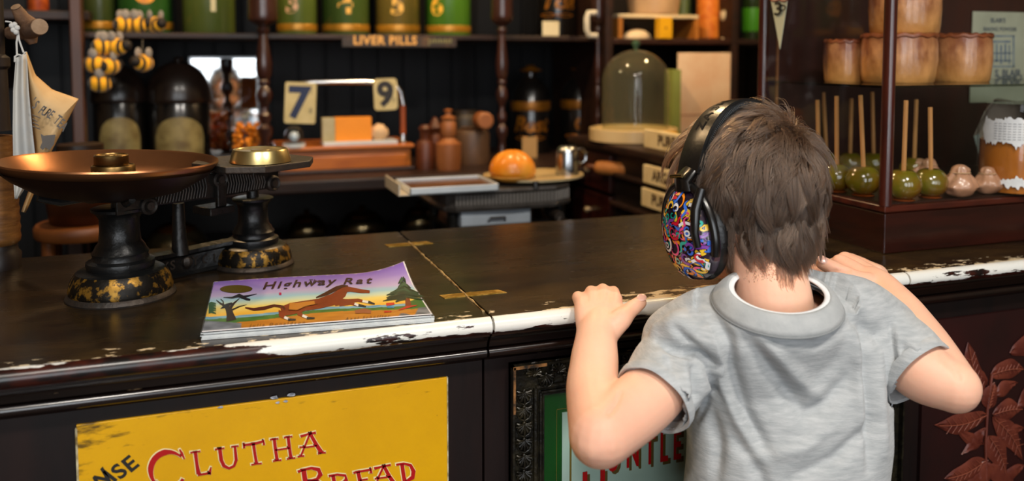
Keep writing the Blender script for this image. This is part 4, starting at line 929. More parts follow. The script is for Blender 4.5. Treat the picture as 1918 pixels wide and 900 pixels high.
# bowed base bar with raised letters
mb = MB(); n = 24; prof = [(-.006, 0), (-.009, .004), (-.004, .008), (-.003, .030), (-.008, .034), (-.008, .039), (.008, .041), (.010, .0), ]
vs = []; 
for i in range(n + 1):
    t = .12 + .76 * i / n; bow = .030 * math.sin(PI * (t - .1) / .8)
    for q, z in prof: vs.append(SL2(t, bow + q, z + .004 * math.cos(2 * PI * t) ))
m_ = len(prof); mb.add(vs, [(i * m_ + k, i * m_ + (k + 1) % m_, (i + 1) * m_ + (k + 1) % m_, (i + 1) * m_ + k) for i in range(n) for k in range(m_)], 0, True)
mb.build('base_bar', IRON, SC)
mb = MB()
for s_, t in (('W', .30), ('K', .37), ('S', .43), ('Y', .60), ('G', .67), ('L', .73)):
    bow = .030 * math.sin(PI * (t - .1) / .8) - .0042; add_text(mb, s_, .018, frame(SL2(t, bow, .012), ux, z=-uy), bold=.0004)
mb.build('raised_lettering', IRONRUST, SC)
MB().ball(SL2(.53, .0225, .019), (.008, .005, .008), 6, 6).build('bolt', IRONRUST, SC)
# centre pillar and beam
zb_ = hh1 - .003
pv = .035 / LEN + .5
mb = MB(); mb.tube([SL2(.5, .028, .03), SL2(.5, .030, .07), SL2(.5, .030, zb_ - .01)], [.012, .009, .008], 12); mb.build('centre_pillar', IRON, SC)
def slab(t0, t1, o0, o1, z0, z1, mb): 
    vs = [SL2(t, o_, z) for z in (z0, z1) for o_ in (o0, o1) for t in (t0, t1)]
    mb.add(vs, [(0, 2, 3, 1), (4, 5, 7, 6), (0, 1, 5, 4), (2, 6, 7, 3), (0, 4, 6, 2), (1, 3, 7, 5)])
tl, tr = .022 / LEN, 1 + .012 / LEN
mb = MB()
for o_ in (-.026, .022):
    n = 16; vs = []
    for i in range(n + 1):
        u = i / n; t = tl + (tr - tl) * u; hgt = .010 + .007 * math.sin(PI * u); zc_ = zb_ + .012 + .006 * math.sin(PI * u)
        for dy, dz in ((-.003, -hgt), (.003, -hgt), (.003, hgt), (-.003, hgt)): vs.append(SL2(t, o_ + dy, zc_ + dz))
    mb.add(vs, [(i * 4 + k, i * 4 + (k + 1) % 4, (i + 1) * 4 + (k + 1) % 4, (i + 1) * 4 + k) for i in range(n) for k in range(4)] + [(3, 2, 1, 0), (n * 4, n * 4 + 1, n * 4 + 2, n * 4 + 3)])
mb.build('beam', IRON, SC, bevel=.001)
mb = MB()
for i in range(40):   # cast herringbone along the beam
    u = .06 + .9 * i / 40
    if abs(u - .53) < .07: continue
    t = tl + (tr - tl) * u; hgt = .008 + .006 * math.sin(PI * u); zc_ = zb_ + .012 + .006 * math.sin(PI * u)
    mb.tube([SL2(t - .012, -.0295, zc_ - hgt), SL2(t, -.0302, zc_), SL2(t - .012, -.0295, zc_ + hgt)], .0009, 5)
mb.build('herringbone', IRONRUST, SC)
def boss(t, z, r, nm='boss'):
    M = frame(SL2(t, -.034, z), ux, z=uy)
    MB().lathe([(0, -.004), (r * .45, -.004), (r * .5, -.001), (r * .8, -.0035), (r, -.001), (r, .007), (0, .007)], 28, M=M).build(nm, IRONRUST, SC)
boss(tl, zb_ + .004, .0115); boss(tr, zb_ + .010, .0115); boss((tl + tr) / 2 + .04, zb_ + .026, .0115)
mb = MB(); tc_ = (tl + tr) / 2 + .04
slab(tc_ - .035, tc_ + .035, -.037, -.030, zb_ - .012, zb_ + .024, mb); slab(tc_ - .11, tc_ + .08, -.042, -.0, zb_ - .022, zb_ - .011, mb); mb.build('centre_bracket', IRON, SC, bevel=.0015)
mb = MB(); mb.tube([SL2(0, 0, hh1 - .002), SL2(0, 0, hh1 + .03)], .010, 14); slab(-.1, .12, -.032, -.028, hh1 - .006, hh1 + .028, mb); slab(-.16, .14, -.014, .014, hh1 + .012, hh1 + .022, mb); mb.build('pan_stem', IRON, SC, bevel=.001)
mb = MB(); mb.tube([(c2.x, c2.y, hh2 - .002), (c2.x, c2.y, hh1 + .045)], .009, 14); slab(1 - .1, 1 + .12, -.030, -.024, hh1 + .006, hh1 + .038, mb); mb.build('plate_stem', IRON, SC, bevel=.001)
zr = 1.118
pc = aZ(209, 300, zr); R0 = 190 * mpp(pc)
pan = (pc.x - SO.x, pc.y - SO.y, 0)
cy_ = pan[1] * .6
mb = MB()
for a in (20, 110, 200, 290): a = math.radians(a); mb.tube([(0, 0, hh1 + .02), (pan[0] + .06 * math.cos(a), pan[1] + .06 * math.sin(a), zr - ZT - .0475), (pan[0] + .085 * math.cos(a), pan[1] + .085 * math.sin(a), zr - ZT - .040)], [.006, .005, .004], 8)
mb.ball((-.028, -.03, hh1 + .024), (.014, .012, .014), 12, 8); mb.build('pan_cradle', IRON, SC)
prof = [(0, -.0445), (.05, -.043), (.085, -.034), (.112, -.018), (R0 - .004, -.0015), (R0 - .001, .001), (R0, -.001), (R0 - .001, -.004), (.113, -.0205), (.086, -.0365), (.05, -.0455), (0, -.047)]
cop = mat('copper_pan', '#a3704a', .32, metal=.92, var='#6f4a34', scale=6, stretch=(1, 1, 1), lo=.3, hi=.75, bump=.05, rvar=.08)
MB().lathe(prof, 96, M=Matrix.Translation(Vector(pan) + Vector((0, 0, zr - ZT))) @ Matrix.Rotation(math.radians(2.0), 4, 'Y')).build('copper_dish', cop, SC)
MB().lathe([(0, -.0478), (.05, -.0464), (.0865, -.0374), (.1135, -.0212), (.127, -.0098)], 96, cap=False, M=Matrix.Translation(Vector(pan) + Vector((0, 0, zr - ZT))) @ Matrix.Rotation(math.radians(2.0), 4, 'Y')).build('dark_underside', mat('underside_dark', '#1a0d09', .4, metal=.4, var='#2a140c'), SC)  # underside of the dish gets its own near-black brown
zf = hh1 + .045
pl = aZ(476, 300, ZT + zf + .004); pl_ = pl - SO
mb = MB(); hs = .073; poly = [(hs * a, hs * b) for a, b in ((1, .52), (.52, 1), (-.52, 1), (-1, .52), (-1, -.52), (-.52, -1), (.52, -1), (1, -.52))]
M = frame((pl_.x, pl_.y, zf - .004), ux, z=(0, 0, 1)); mb.prism(poly, .009, M=M)
mb.build('octagonal_plate', IRONRUST, SC, bevel=.0015)
def wt(name, label, P, r0, r1, h, m, ringed=True, grp=None):
    t = thing(name, label, 'weight', P, group=grp)
    MB().lathe([(r0 * .97, 0), (r0, .001), (r1, h - .0015), (r1 - .0012, h), (r1 * .93, h), (r1 * .9, h - .0014), (0, h - .0014)], 56).build('weight_body', m, t)
    MB().lathe([(r1 * .36, h - .0014), (r1 * .34, h - .0006), (0, h - .0005)], 24).build('stamped_centre', m, t)
BR1 = mat('polished_brass', '#e0d2a4', .3, metal=1, var='#cdb97c', scale=9, bump=.03)
zpl = ZT + zf + .005
pq = aZ(488, 303, zpl)
wt('brass_weight', 'large shiny flat brass weight on the iron plate', Vector((pq.x, pq.y, zpl)), 56 * mpp(pq), 50 * mpp(pq), 25 * mpp(pq), BR1)
pw = Vector((pc.x, pc.y, zr - .0445)); pw = Vector((aY(211, 300, pc.y).x, pc.y + .004, zr - .0448))
wt('brass_weight', 'lowest brass weight hidden in the copper pan under the others', pw, .033, .033, .026, OLDBRASS, grp='brass weights stacked in the copper pan')
wt('brass_weight', 'middle brass weight of the stack in the copper pan', pw + Vector((0, 0, .026)), .0265, .026, .0125, OLDBRASS, grp='brass weights stacked in the copper pan')
wt('brass_weight', 'top and smallest brass weight in the copper pan', pw + Vector((-.002, 0, .0385)), .0205, .0205, .0135, OLDBRASS, grp='brass weights stacked in the copper pan')

# ---- picture book
zc_ = ZT + .0085
BL, BR, FR_, FL = aZ(401, 528, zc_), aZ(757, 507, zc_), aZ(810, 588, zc_), aZ(378, 621, zc_)
cb = (BL + BR + FR_ + FL) / 4; cb.z = ZT
BK = thing('picture_book', 'well thumbed landscape picture book with purple sky cover on the counter', 'book', cb)
def bk(u, v, dz=0):
    p = BL * (1 - u) * (1 - v) + BR * u * (1 - v) + FR_ * u * v + FL * (1 - u) * v - cb
    lift = .014 * max(0, (u - .72) / .28) ** 2 * max(0, 1 - v / .42) ** 1.4 + .0006 * (1 + math.sin(u * 5)) * (1 - v)
    return Vector((p.x, p.y, .0085 + lift + dz))
rs = random.Random(11)
for k in range(6):
    mb = MB(); z0, z1 = .0004 + k * .0012, .0015 + k * .0012; g = [rs.uniform(-.0015, .002) for _ in range(4)]; nu = 16; vs = []
    def pg(u, v, z): 
        q = bk(u, v); base = Vector((cb.x, cb.y, 0)); sc_ = 1 + .012 * (1 - k / 6) * (1 if v > .5 else -.4)
        l_ = (q.z - .0085) * (.25 + .15 * k)
        return (q.x * (1 + .006 * (6 - k) / 6) + g[int(u > .5)], q.y * sc_ + g[2 + int(v > .5)] * .5 - (.0022 * (6 - k) / 6 if v > .5 else 0), z + l_)
    loop = [(i / nu, 0) for i in range(nu)] + [(1, j / 6) for j in range(6)] + [(1 - i / nu, 1) for i in range(nu)] + [(0, 1 - j / 6) for j in range(6)]
    n = len(loop); vs = [pg(u, v, z0) for u, v in loop] + [pg(u, v, z1) for u, v in loop]
    mb.add(vs, [(i, (i + 1) % n, n + (i + 1) % n, n + i) for i in range(n)])
    mb.build('pages', mat('page_white', '#dfe3e2', .6, var='#c7cdd0', scale=60), BK)
NU, NV = 240, 130
mb = MB(); mb.add([bk(i / NU, j / NV) for j in range(NV + 1) for i in range(NU + 1)], [(j * (NU + 1) + i, (j + 1) * (NU + 1) + i, (j + 1) * (NU + 1) + i + 1, j * (NU + 1) + i + 1) for j in range(NV) for i in range(NU)], 0, True)
cov = mb.build('cover', vcol('cover_print', .28, coat=.35), BK, solid=.0004)
def lerp3(a, b, t): return tuple(x + (y - x) * t for x, y in zip(a, b))
def ramp(stops, t):
    for (t0, c0), (t1, c1) in zip(stops, stops[1:]):
        if t <= t1: return lerp3(lin(c0), lin(c1), max(0, (t - t0) / (t1 - t0)))
    return lin(stops[-1][1])
def cover_col(i, co):
    u = (i % (NU + 1)) / NU; v = (i // (NU + 1)) / NV
    if v < .006 + .012 * max(0, mnoise.noise((u * 40, 0, 3))) or u > .994 or (v > .988): return lin('#e8e6ea')
    hz_ = .74 + .02 * math.sin(u * 9) + .012 * mnoise.noise((u * 20, 1, 0))
    sky = ramp([(0, '#7d5cc0'), (.18, '#a48ad2'), (.34, '#c4b4dc'), (.44, '#a4cfe0'), (.52, '#d5e6c8'), (.60, '#f3dd7a'), (.74, '#f0b93c')], v + .02 * mnoise.noise((u * 6, v * 14, 5)))
    if v > hz_ + .11 + .015 * math.sin(u * 6 + 1): c = lerp3(lin('#cf9030'), lin('#a9661e'), .5 + .5 * mnoise.noise((u * 10, v * 40, 2)))
    elif v > hz_ + .045: c = lerp3(lin('#5e8a3a'), lin('#335c2e'), .5 + .5 * mnoise.noise((u * 30, v * 50, 1)))
    elif v > hz_: c = lerp3(lin('#4a86ac'), lin('#9cc6d4'), .5 + .6 * mnoise.noise((u * 14, v * 40, 9)))
    else: c = sky
    if v > .9 - .22 * math.exp(-((u - .01) / .07) ** 2) and u < .16 and v > .82 + .6 * (u - .02): c = lerp3(lin('#454a56'), lin('#8d95a2'), .5 + .6 * mnoise.noise((u * 25, v * 20, 4)))
    if u > .84 and v > 1.02 - 1.1 * (u - .84) - .05 * math.sin(u * 60): c = lerp3(lin('#4c4f58'), lin('#9297a0'), .5 + .6 * mnoise.noise((u * 25, v * 20, 7)))
    if v > .72 - .25 * max(0, u - .93) * 4 and u > .93 and v < .86: c = lin('#3e6a30')
    return c
paint(cov.data, cover_col)
def flat(mb, pts, col_=None, dz=.0004, mi=0):
    mb.add([bk(x, y, dz) for x, y in pts], [tuple(range(len(pts)))], mi)
def bkp(px, py):   # picture point of the cover to cover coordinates
    P = aZ(px, py, zc_) - cb; u = v = .5
    for _ in range(12):
        q = bk(u, v); du = bk(u + .01, v); dv = bk(u, v + .01)
        a, b, c_, d = (du.x - q.x) / .01, (dv.x - q.x) / .01, (du.y - q.y) / .01, (dv.y - q.y) / .01
        det = a * d - b * c_; ex, ey = P.x - q.x, P.y - q.y; u += (d * ex - b * ey) / det; v += (a * ey - c_ * ex) / det
    return u, v
def Z1(x, y): return bkp(340 + x / 3.688, 480 + y / 3.688)   # from the enlarged crop
art = {}
def shape(key, colr, pts, dz): 
    art.setdefault((key, colr), MB()); flat(art[(key, colr)], [Z1(*p) for p in pts], dz=dz)
def line(key, colr, pts, w_, dz):
    art.setdefault((key, colr), MB()); stroke(art[(key, colr)], pts, w_, lambda x, y: tuple(bk(*Z1(x, y), dz)))
# plain brown horse galloping
H = 'horse'; hc = '#8e3a18'
line(H, hc, [(690, 385), (760, 365), (850, 345), (950, 330), (1050, 300), (1110, 255), (1130, 225)], [32, 40, 34, 34, 40, 32, 24], .0006)
line(H, hc, [(1110, 228), (1170, 232), (1240, 243), (1300, 247)], [24, 16, 13, 9], .0007)
line(H, hc, [(1060, 320), (1150, 312), (1220, 305), (1290, 320)], [26, 14, 11, 7], .0006); line(H, hc, [(1090, 330), (1170, 325), (1210, 338)], [18, 11, 8], .0006)
line(H, hc, [(700, 385), (690, 410), (720, 430)], [32, 18, 9], .0006); line(H, hc, [(820, 365), (815, 400), (850, 418)], [26, 16, 8], .0006)
line('hoof', '#2b2a30', [(1290, 318), (1335, 332)], [9, 4], .0009); line('hoof', '#2b2a30', [(1222, 340), (1275, 350)], [9, 4], .0009); line('hoof', '#2b2a30', [(735, 440), (790, 440)], [8, 5], .0009); line('hoof', '#2b2a30', [(865, 430), (920, 430)], [8, 5], .0009)
line('sock', '#e4e2e0', [(1250, 312), (1290, 320)], [8, 8], .0008); line('sock', '#e4e2e0', [(1195, 330), (1222, 342)], [8, 8], .0008); line('sock', '#e4e2e0', [(710, 424), (745, 438)], [9, 8], .0008); line('sock', '#e4e2e0', [(835, 412), (872, 428)], [9, 8], .0008)
line('mane', '#4a1f12', [(930, 290), (1000, 262), (1070, 226), (1110, 210), (1150, 208)], [4, 12, 14, 10, 4], .0008)
line('mane', '#5a2618', [(440, 358), (500, 370), (570, 362), (640, 344), (700, 352), (715, 370)], [4, 10, 12, 9, 9, 8], .0006)
line('saddle', '#c8812a', [(745, 350), (790, 355), (850, 338), (920, 325)], [24, 26, 18, 12], .001); line('saddle_line', '#5a3010', [(740, 375), (800, 378), (860, 350), (940, 335)], [2, 2, 2, 2], .0012)
# bare tree, crows, fir
tk = '#33241f'
line('tree', tk, [(345, 445), (335, 400), (325, 365), (300, 345)], [36, 24, 22, 8], .0006); line('tree', tk, [(330, 370), (360, 330), (400, 295)], [12, 7, 2], .0006); line('tree', tk, [(310, 350), (270, 330), (240, 305)], [10, 6, 2], .0006); line('tree', tk, [(345, 375), (400, 350), (450, 338)], [6, 4, 1], .0006); line('tree', tk, [(290, 345), (288, 315), (270, 298)], [6, 4, 2], .0006)
line('bird', '#23212c', [(290, 288), (350, 290), (400, 275), (430, 285), (520, 265)], [2, 6, 12, 8, 1], .0007); line('bird', '#23212c', [(400, 280), (450, 300), (475, 305)], [10, 8, 6], .0007); line('bird', '#23212c', [(270, 365), (310, 345), (350, 328)], [2, 13, 6], .0008)
rs = random.Random(2)
line('fir_trunk', '#7a3a20', [(1560, 290), (1568, 345)], [14, 22], .0006)
for k in range(46):
    t = rs.random(); y = 175 + 130 * t; w_ = 30 + 150 * t; s_ = rs.choice((-1, 1)); x1 = 1525 + t * 25 + s_ * rs.uniform(.35, 1) * w_
    line('fir', rs.choice(('#27402f', '#3a5a42', '#1e3226')), [(1525 + t * 25, y - 12), ((1530 + x1) / 2, y - 2), (x1, y + 14)], [9, 8, 2], .0007 + .00001 * k)
for k in range(12): y = 330 + k * 6; line('bush', '#2f5a34', [(188, y), (205, y - 8), (240, y + rs.uniform(-6, 6))], [3, 5, 1], .0006)
line('redbit', '#b82a20', [(1400, 385), (1450, 382)], [6, 4], .0007); line('redbit', '#b82a20', [(1500, 372), (1560, 352), (1625, 340)], [3, 8, 2], .0007); line('redbit', '#c83a28', [(1415, 335), (1470, 328)], [10, 8], .0007); line('bluebit', '#3a8ab8', [(1420, 350), (1470, 352)], [7, 5], .0007); line('rockbit', '#9a5a38', [(1200, 385), (1260, 378), (1310, 385)], [12, 16, 12], .0007); line('pinkdot', '#c02a5a', [(674, 264), (690, 264)], [8, 8], .0007)
shape('ellipse', '#5a4a14', [(378 + 112 * math.cos(k * PI / 20), 231 + 27 * math.sin(k * PI / 20)) for k in range(40)], .0007)
pal = {}
for (key, colr), m_ in art.items(): pal.setdefault(key, []).append((colr, m_))
for key, lst in pal.items():
    mm = MB(); mats = []
    for i, (colr, q) in enumerate(lst): mm.add(q.v, q.f, i); mats.append(mat('print_' + colr, colr, .3, coat=.3, var=None if key in ('horse', 'mane') else colr, scale=90))
    mm.build('printed_' + key, mats, BK)
mb = MB()
def bt(s, x, y, size, rot=0, wx=1.25, **k):
    vs, fs = text_geo(s, 1, align='LEFT', **k); out = []
    x0 = x
    for a, b, c_ in vs:
        out.append(tuple(bk(*Z1(x0 + a * size * wx * math.cos(rot) , y - b * size + math.tan(rot) * a * size * wx * -1), .0012)))
    mb.add(out, fs)
bt('Highway', 555, 236, 66, rot=.075, wx=1.85, bold=.018, shear=.25, space=1.22); bt('Rat', 1112, 198, 60, rot=.04, wx=1.9, bold=.018, shear=.25, space=1.35); bt('The', 872, 190, 30, rot=.05, wx=1.6, bold=.015, shear=.3, space=1.2)
mb.build('title_lettering', mat('title_ink', '#2b1620', .3, coat=.3, var='#4a2a1a', scale=120), BK)
mb = MB(); bt('Julia Donaldson', 470, 492, 26, rot=.06, wx=1.45, shear=.3, space=1.55); mb.build('author_lettering', mat('title_ink2', '#4a2c14', .4), BK); mb = MB(); bt('Axel Scheffler', 1130, 445, 24, rot=.075, wx=1.45, shear=.3, space=1.5)
mb.build('author_lettering', mat('title_ink2', '#4a2c14', .4), BK)

# ---- turned post, peg and tea bag at left
Yp = 1.42
pc = aY(-6, 480, Yp); k = mpp(pc)
t = thing('counter_post', 'dark turned wooden post at the left end of the counter', 'post', (pc.x, Yp, ZT)); 
def pz(py): return aY(-6, py, Yp).z - ZT
MB().lathe([(40 * k, 0), (41 * k, pz(475)), (36 * k, pz(468)), (35 * k, pz(457))], 40).build('post_foot', BLACKWOOD, t)
pr = [(35 * k, pz(457))]
for i in range(24): y = 452 - i * 8.6; pr.append(((40 - 9 * (i / 24) ** 2 + 1.6 * (i % 2)) * k, pz(y)))
MB().lathe(pr, 44).build('ridged_barrel', mat('ridged_oak', '#4a2f18', .42, var='#7a5024', scale=14, stretch=(1, 1, 4), bump=.3), t)
MB().lathe([(32 * k, pz(244)), (31 * k, pz(236)), (29 * k, pz(130)), (34 * k, pz(124)), (34 * k, pz(108)), (26 * k, pz(102)), (27 * k, pz(-60))], 40).build('post_shaft', mat('post_black', '#1b1718', .4, var='#2b2422', scale=10), t)
Yg = 1.40
t = thing('wooden_peg', 'forked stub of pale branch used as a hanging peg', 'peg', aY(20, 45, Yg)); o = t.location; k = mpp(o)
BK_ = mat('bark', '#4e3626', .7, var='#7a5a40', scale=30, bump=.5)
mb = MB(); mb.tube([aY(30, 14, Yg - .03) - o, aY(42, 34, Yg - .02) - o, aY(60, 52, Yg) - o], [9 * k, 13 * k, 18 * k], 16); mb.tube([aY(18, 62, Yg + .03) - o, aY(52, 56, Yg) - o, aY(74, 50, Yg - .05) - o], [12 * k, 19 * k, 15 * k], 18); mb.tube([aY(50, 50, Yg) - o, aY(57, 68, Yg) - o, aY(62, 82, Yg) - o], [15 * k, 14 * k, 7 * k], 16)
mb.build('branch', BK_, t)
mb = MB(); q = aY(29.4, 13, Yg - .0315) - o; d = (aY(30, 14, Yg - .03) - aY(42, 34, Yg - .02)).normalized(); mb.lathe([(8.6 * k, 0), (8.4 * k, .0008), (0, .0012)], 16, M=frame(q, d.orthogonal(), z=d)); mb.build('sawn_end', mat('sawn_wood', '#a08468', .7, var='#7d6248', scale=40), t); mb = MB()
q = aY(74.2, 50, Yg - .051) - o; d = (aY(74, 50, Yg - .05) - aY(52, 56, Yg)).normalized(); mb.lathe([(14.6 * k, 0), (14.2 * k, .001), (0, .0016)], 18, M=frame(q, d.orthogonal(), z=d)); mb.build('sawn_end', mat('sawn_wood', '#a08468', .7, var='#7d6248', scale=40), t)
Yt2 = 1.37
t = thing('tea_bag', 'old printed paper tea bag hanging by white string', 'paper bag', aY(60, 120, Yt2)); o = t.location
STR = mat('white_string', '#c9c8c4', .8)
mb = MB()
mb.tube([aY(*p, Yt2) - o for p in ((10, 40), (20, 41), (27, 50))], .0012, 6); mb.tube([aY(*p, Yt2) - o for p in ((27, 48), (34, 60), (31, 80), (32, 103))], .0013, 6); mb.tube([aY(*p, Yt2) - o for p in ((33, 52), (36, 75), (44, 98), (50, 98))], .0013, 6)
for p in ((22, 48), (27, 46), (32, 52), (25, 56), (30, 60)): mb.ball(aY(*p, Yt2 - .003) - o, (.0038, .003, .004), 8, 6)
mb.tube([aY(*p, Yt2 - .004) - o for p in ((28, 116), (28, 106), (34, 102), (42, 104), (48, 98), (50, 104), (46, 112))], .0014, 6)
mb.build('string', STR, t)
def sheet(Ls, Rs, depth, n, m, name, mt, amp=0):
    def interp(P, t):
        x = t * (len(P) - 1); i = min(int(x), len(P) - 2); f = x - i; return Vector(P[i]).lerp(Vector(P[i + 1]), f)
    vs = []
    for j in range(n + 1):
        a, b = interp(Ls, j / n), interp(Rs, j / n)
        for i in range(m + 1):
            s_ = i / m; p = a.lerp(b, s_); vs.append(aY(p.x, p.y, Yt2 + depth(s_, j / n)) - o)
    mb = MB(); mb.add(vs, [(j * (m + 1) + i, j * (m + 1) + i + 1, (j + 1) * (m + 1) + i + 1, (j + 1) * (m + 1) + i) for j in range(n) for i in range(m)], 0, True)
    return mb.build(name, mt, t, solid=.0006), interp
Lt = [(47, 100), (52, 160), (58, 220), (64, 270), (66, 310), (60, 340), (40, 396)]
Rt = [(50, 97), (66, 140), (98, 168), (147, 185), (121, 235), (95, 285), (48, 398)]
PT = mat('aged_paper', '#d2b283', .7, var='#c29c68', scale=9)
sheet(Lt, Rt, lambda s_, t_: .012 - .03 * math.sin(PI * min(1, s_)) * .8, 40, 14, 'printed_paper', PT)
sheet([(30, 108), (25, 170), (24, 240), (25, 300), (26, 345), (28, 372)], [(50, 100), (54, 170), (60, 235), (66, 290), (68, 320), (34, 372)], lambda s_, t_: -.016 + .0045 * math.sin(s_ * 8) , 30, 24, 'grey_wrapping', mat('grey_tissue', '#a9adae', .7, var='#bcb9b2', scale=10))
mb = MB()
for i, ch in enumerate("'S PURE TEA"):
    x = 56 + i * 5.8; y = 196 + i * 4.6 + 3 * math.sin(i * .7); P = aY(x, y, Yt2 - .026); a = -.66
    add_text(mb, ch, .015 + .0012 * (i > 7), frame(P - o, (math.cos(a), 0, math.sin(a)), z=(0, -1, 0)) @ Matrix.Diagonal((.62, 1.2, 1, 1)), bold=.0003)
pts = [aY(*p, Yt2 - .022) - o for p in ((76, 250), (82, 254), (90, 253), (104, 252), (101, 270), (93, 281), (85, 276), (80, 281), (75, 276), (79, 266))]
mb.add(pts, [tuple(range(len(pts)))])
for y in (215, 222, 229, 236): mb.tube([aY(61, y, Yt2 - .0235) - o, aY(70 + (y % 3) * 3, y + 6, Yt2 - .0235) - o], .0007, 4)
mb.build('printed_ink', mat('grey_ink', '#5b5652', .7), t)

# ================================================================ pie display case
CX0, CY0, CY1, CX1 = aZ(1655, 476, ZT).x, aZ(1655, 476, ZT).y, 1.385, 2.02
ztrim = aY(1660, 386, CY0).z
DC = thing('display_case', 'mahogany and glass bakery display case on the counter', 'display case', ((CX0 + CX1) / 2, (CY0 + CY1) / 2, ZT)); o = DC.location
MB().box(CX0, CX1, CY0, CY1, ZT, ztrim - .012).build('base', mat('mahogany_base', '#300d07', .26, var='#1a0604', scale=5, stretch=(1, 1, 7), coat=.6, bump=.06), DC, off=o, bevel=.002)
mb = MB(); mb.box(CX0 + .002, CX1, CY0 + .002, CY1, ztrim - .012, ztrim - .008); mb.box(CX0 - .002, CX1, CY0 - .002, CY1, ztrim - .010, ztrim); mb.build('base_moulding', MAHOG, DC, off=o, bevel=.003, bseg=3)
MB().box(CX0 + .012, CX1 - .01, CY0 + .012, CY1 - .01, ztrim, ztrim + .002).build('case_floor', mat('case_floor_wood', '#2b1a12', .35, var='#1d120d', coat=.3), DC, off=o)
ZC = 1.62
pw_ = 11.5 * mpp(aZ(1658, 380, ztrim))
for x, y in ((CX0 + .006, CY0 + .006), (CX0 + .006, CY1 - .006), (CX1 - .006, CY0 + .006), (CX1 - .006, CY1 - .006)):
    MB().lathe([(pw_, ztrim), (pw_, ZC)], 16, c=(x, y, 0)).build('corner_post', MAHOGV, DC, off=o)
MB().box(CX0 - .005, CX1 + .005, CY0 - .005, CY1 + .005, ZC, ZC + .03).build('case_top', MAHOG, DC, off=o, bevel=.004)
MB().box(CX0 + .012, CX1 - .012, CY1 - .012, CY1 - .004, ztrim, ZC).build('back_panel', mat('case_back', '#33140c', .4, var='#24100b', scale=4, stretch=(5, 1, .8), coat=.3), DC, off=o)
mb = MB(); x_ = CX0 + .03; mb.box(x_, x_ + .004, CY1 - .016, CY1 - .012, ztrim, ZC); mb.build('back_strip', mat('strip_brown', '#8a5a34', .5), DC, off=o)
MB().box(CX0 + .016, CX1 - .016, CY0 + .002, CY0 + .0045, ztrim, ZC).build('front_glass', CLEAR, DC, off=o)
MB().box(CX0 + .001, CX0 + .0035, CY0 + .016, CY1 - .016, ztrim, ZC).build('side_glass', CLEAR, DC, off=o)
zg = aY(1668, 160, CY0 + .02).z
MB().box(CX0 + .006, CX1 - .016, CY0 + .012, CY1 - .02, zg - .004, zg).build('glass_shelf', glass('shelf_glass', (.72, .78, .74), 1.6), DC, off=o)
# pies
PIE = mat('pie_crust', '#80482a', .34, var='#c88e5c', scale=26, lo=.38, hi=.62, bump=1, bscale=34, coat=.5, stretch=(1, 1, .6))
nt = PIE.node_tree; N = nt.nodes; Lk = nt.links.new; tc = N.new('ShaderNodeTexCoord'); sep = N.new('ShaderNodeSeparateXYZ'); Lk(tc.outputs['Object'], sep.inputs[0])
bs = N['Principled BSDF']; geo = tc
c = mixc(mapr(sep.outputs[2], .0, .05, .15, 1), '#cf9650', bs.inputs['Base Color'].links[0].from_socket); c = mixc(mapr(sep.outputs[2], .055, .085, 0, .7), c, '#7a3c20'); Lk(c, bs.inputs['Base Color'])
def pie(px0, px1, pyb, pyt, Y, zb, label, seed, lid=True):
    pc = aY((px0 + px1) / 2, pyb, Y); k = mpp(pc); r = (px1 - px0) / 2 * k; h = (pyb - pyt) * k
    t = thing('pork_pie', label, 'pie', (pc.x, Y, zb), group='tall raised pies in the display case')
    def wob(v):
        p = Vector(v); n_ = mnoise.noise(Vector((p.x * 30 + seed, p.y * 30, p.z * 25))); s_ = 1 + .03 * n_; return (p.x * s_, p.y * s_, p.z)
    mb = MB(); mb.lathe([(0, 0), (r * .9, 0), (r * .94, .003), (r * .97, h * .2), (r, h * .45), (r * .99, h * .75), (r * .965, h * .92)], 64); mb.v = [wob(v) for v in mb.v]; mb.build('crust_wall', PIE, t)
    mb = MB(); mb.lathe([(r * .96, h * .9), (r * 1.01, h * .93), (r * 1.0, h * .975), (r * .9, h), (r * .6, h * .97), (r * .2, h), (0, h)], 64)
    mb.v = [(lambda p: (p[0], p[1], p[2] + .0015 * math.sin(14 * math.atan2(p[1], p[0]) + seed)))(wob(v)) for v in mb.v]
    mb.build('crust_lid', mat('pie_lid', '#6b341c', .4, var='#8f4e28', scale=20, bump=.3, coat=.3), t)
    return t, r, h
t, r, h = pie(1615, 1748, 157, 66, 1.19, zg, 'widest raised pie, middle of the row on the glass shelf', 1)
pie(1543, 1618, 156, 78, 1.27, zg, 'smallest raised pie at the left of the glass shelf', 2)
pie(1746, 1851, 155, 66, 1.20, zg, 'raised pie at the right of the row, before the poster', 3)
pie(1630, 1757, 63, -30, 1.20, zg + h, 'raised pie stacked on top of the others', 4)
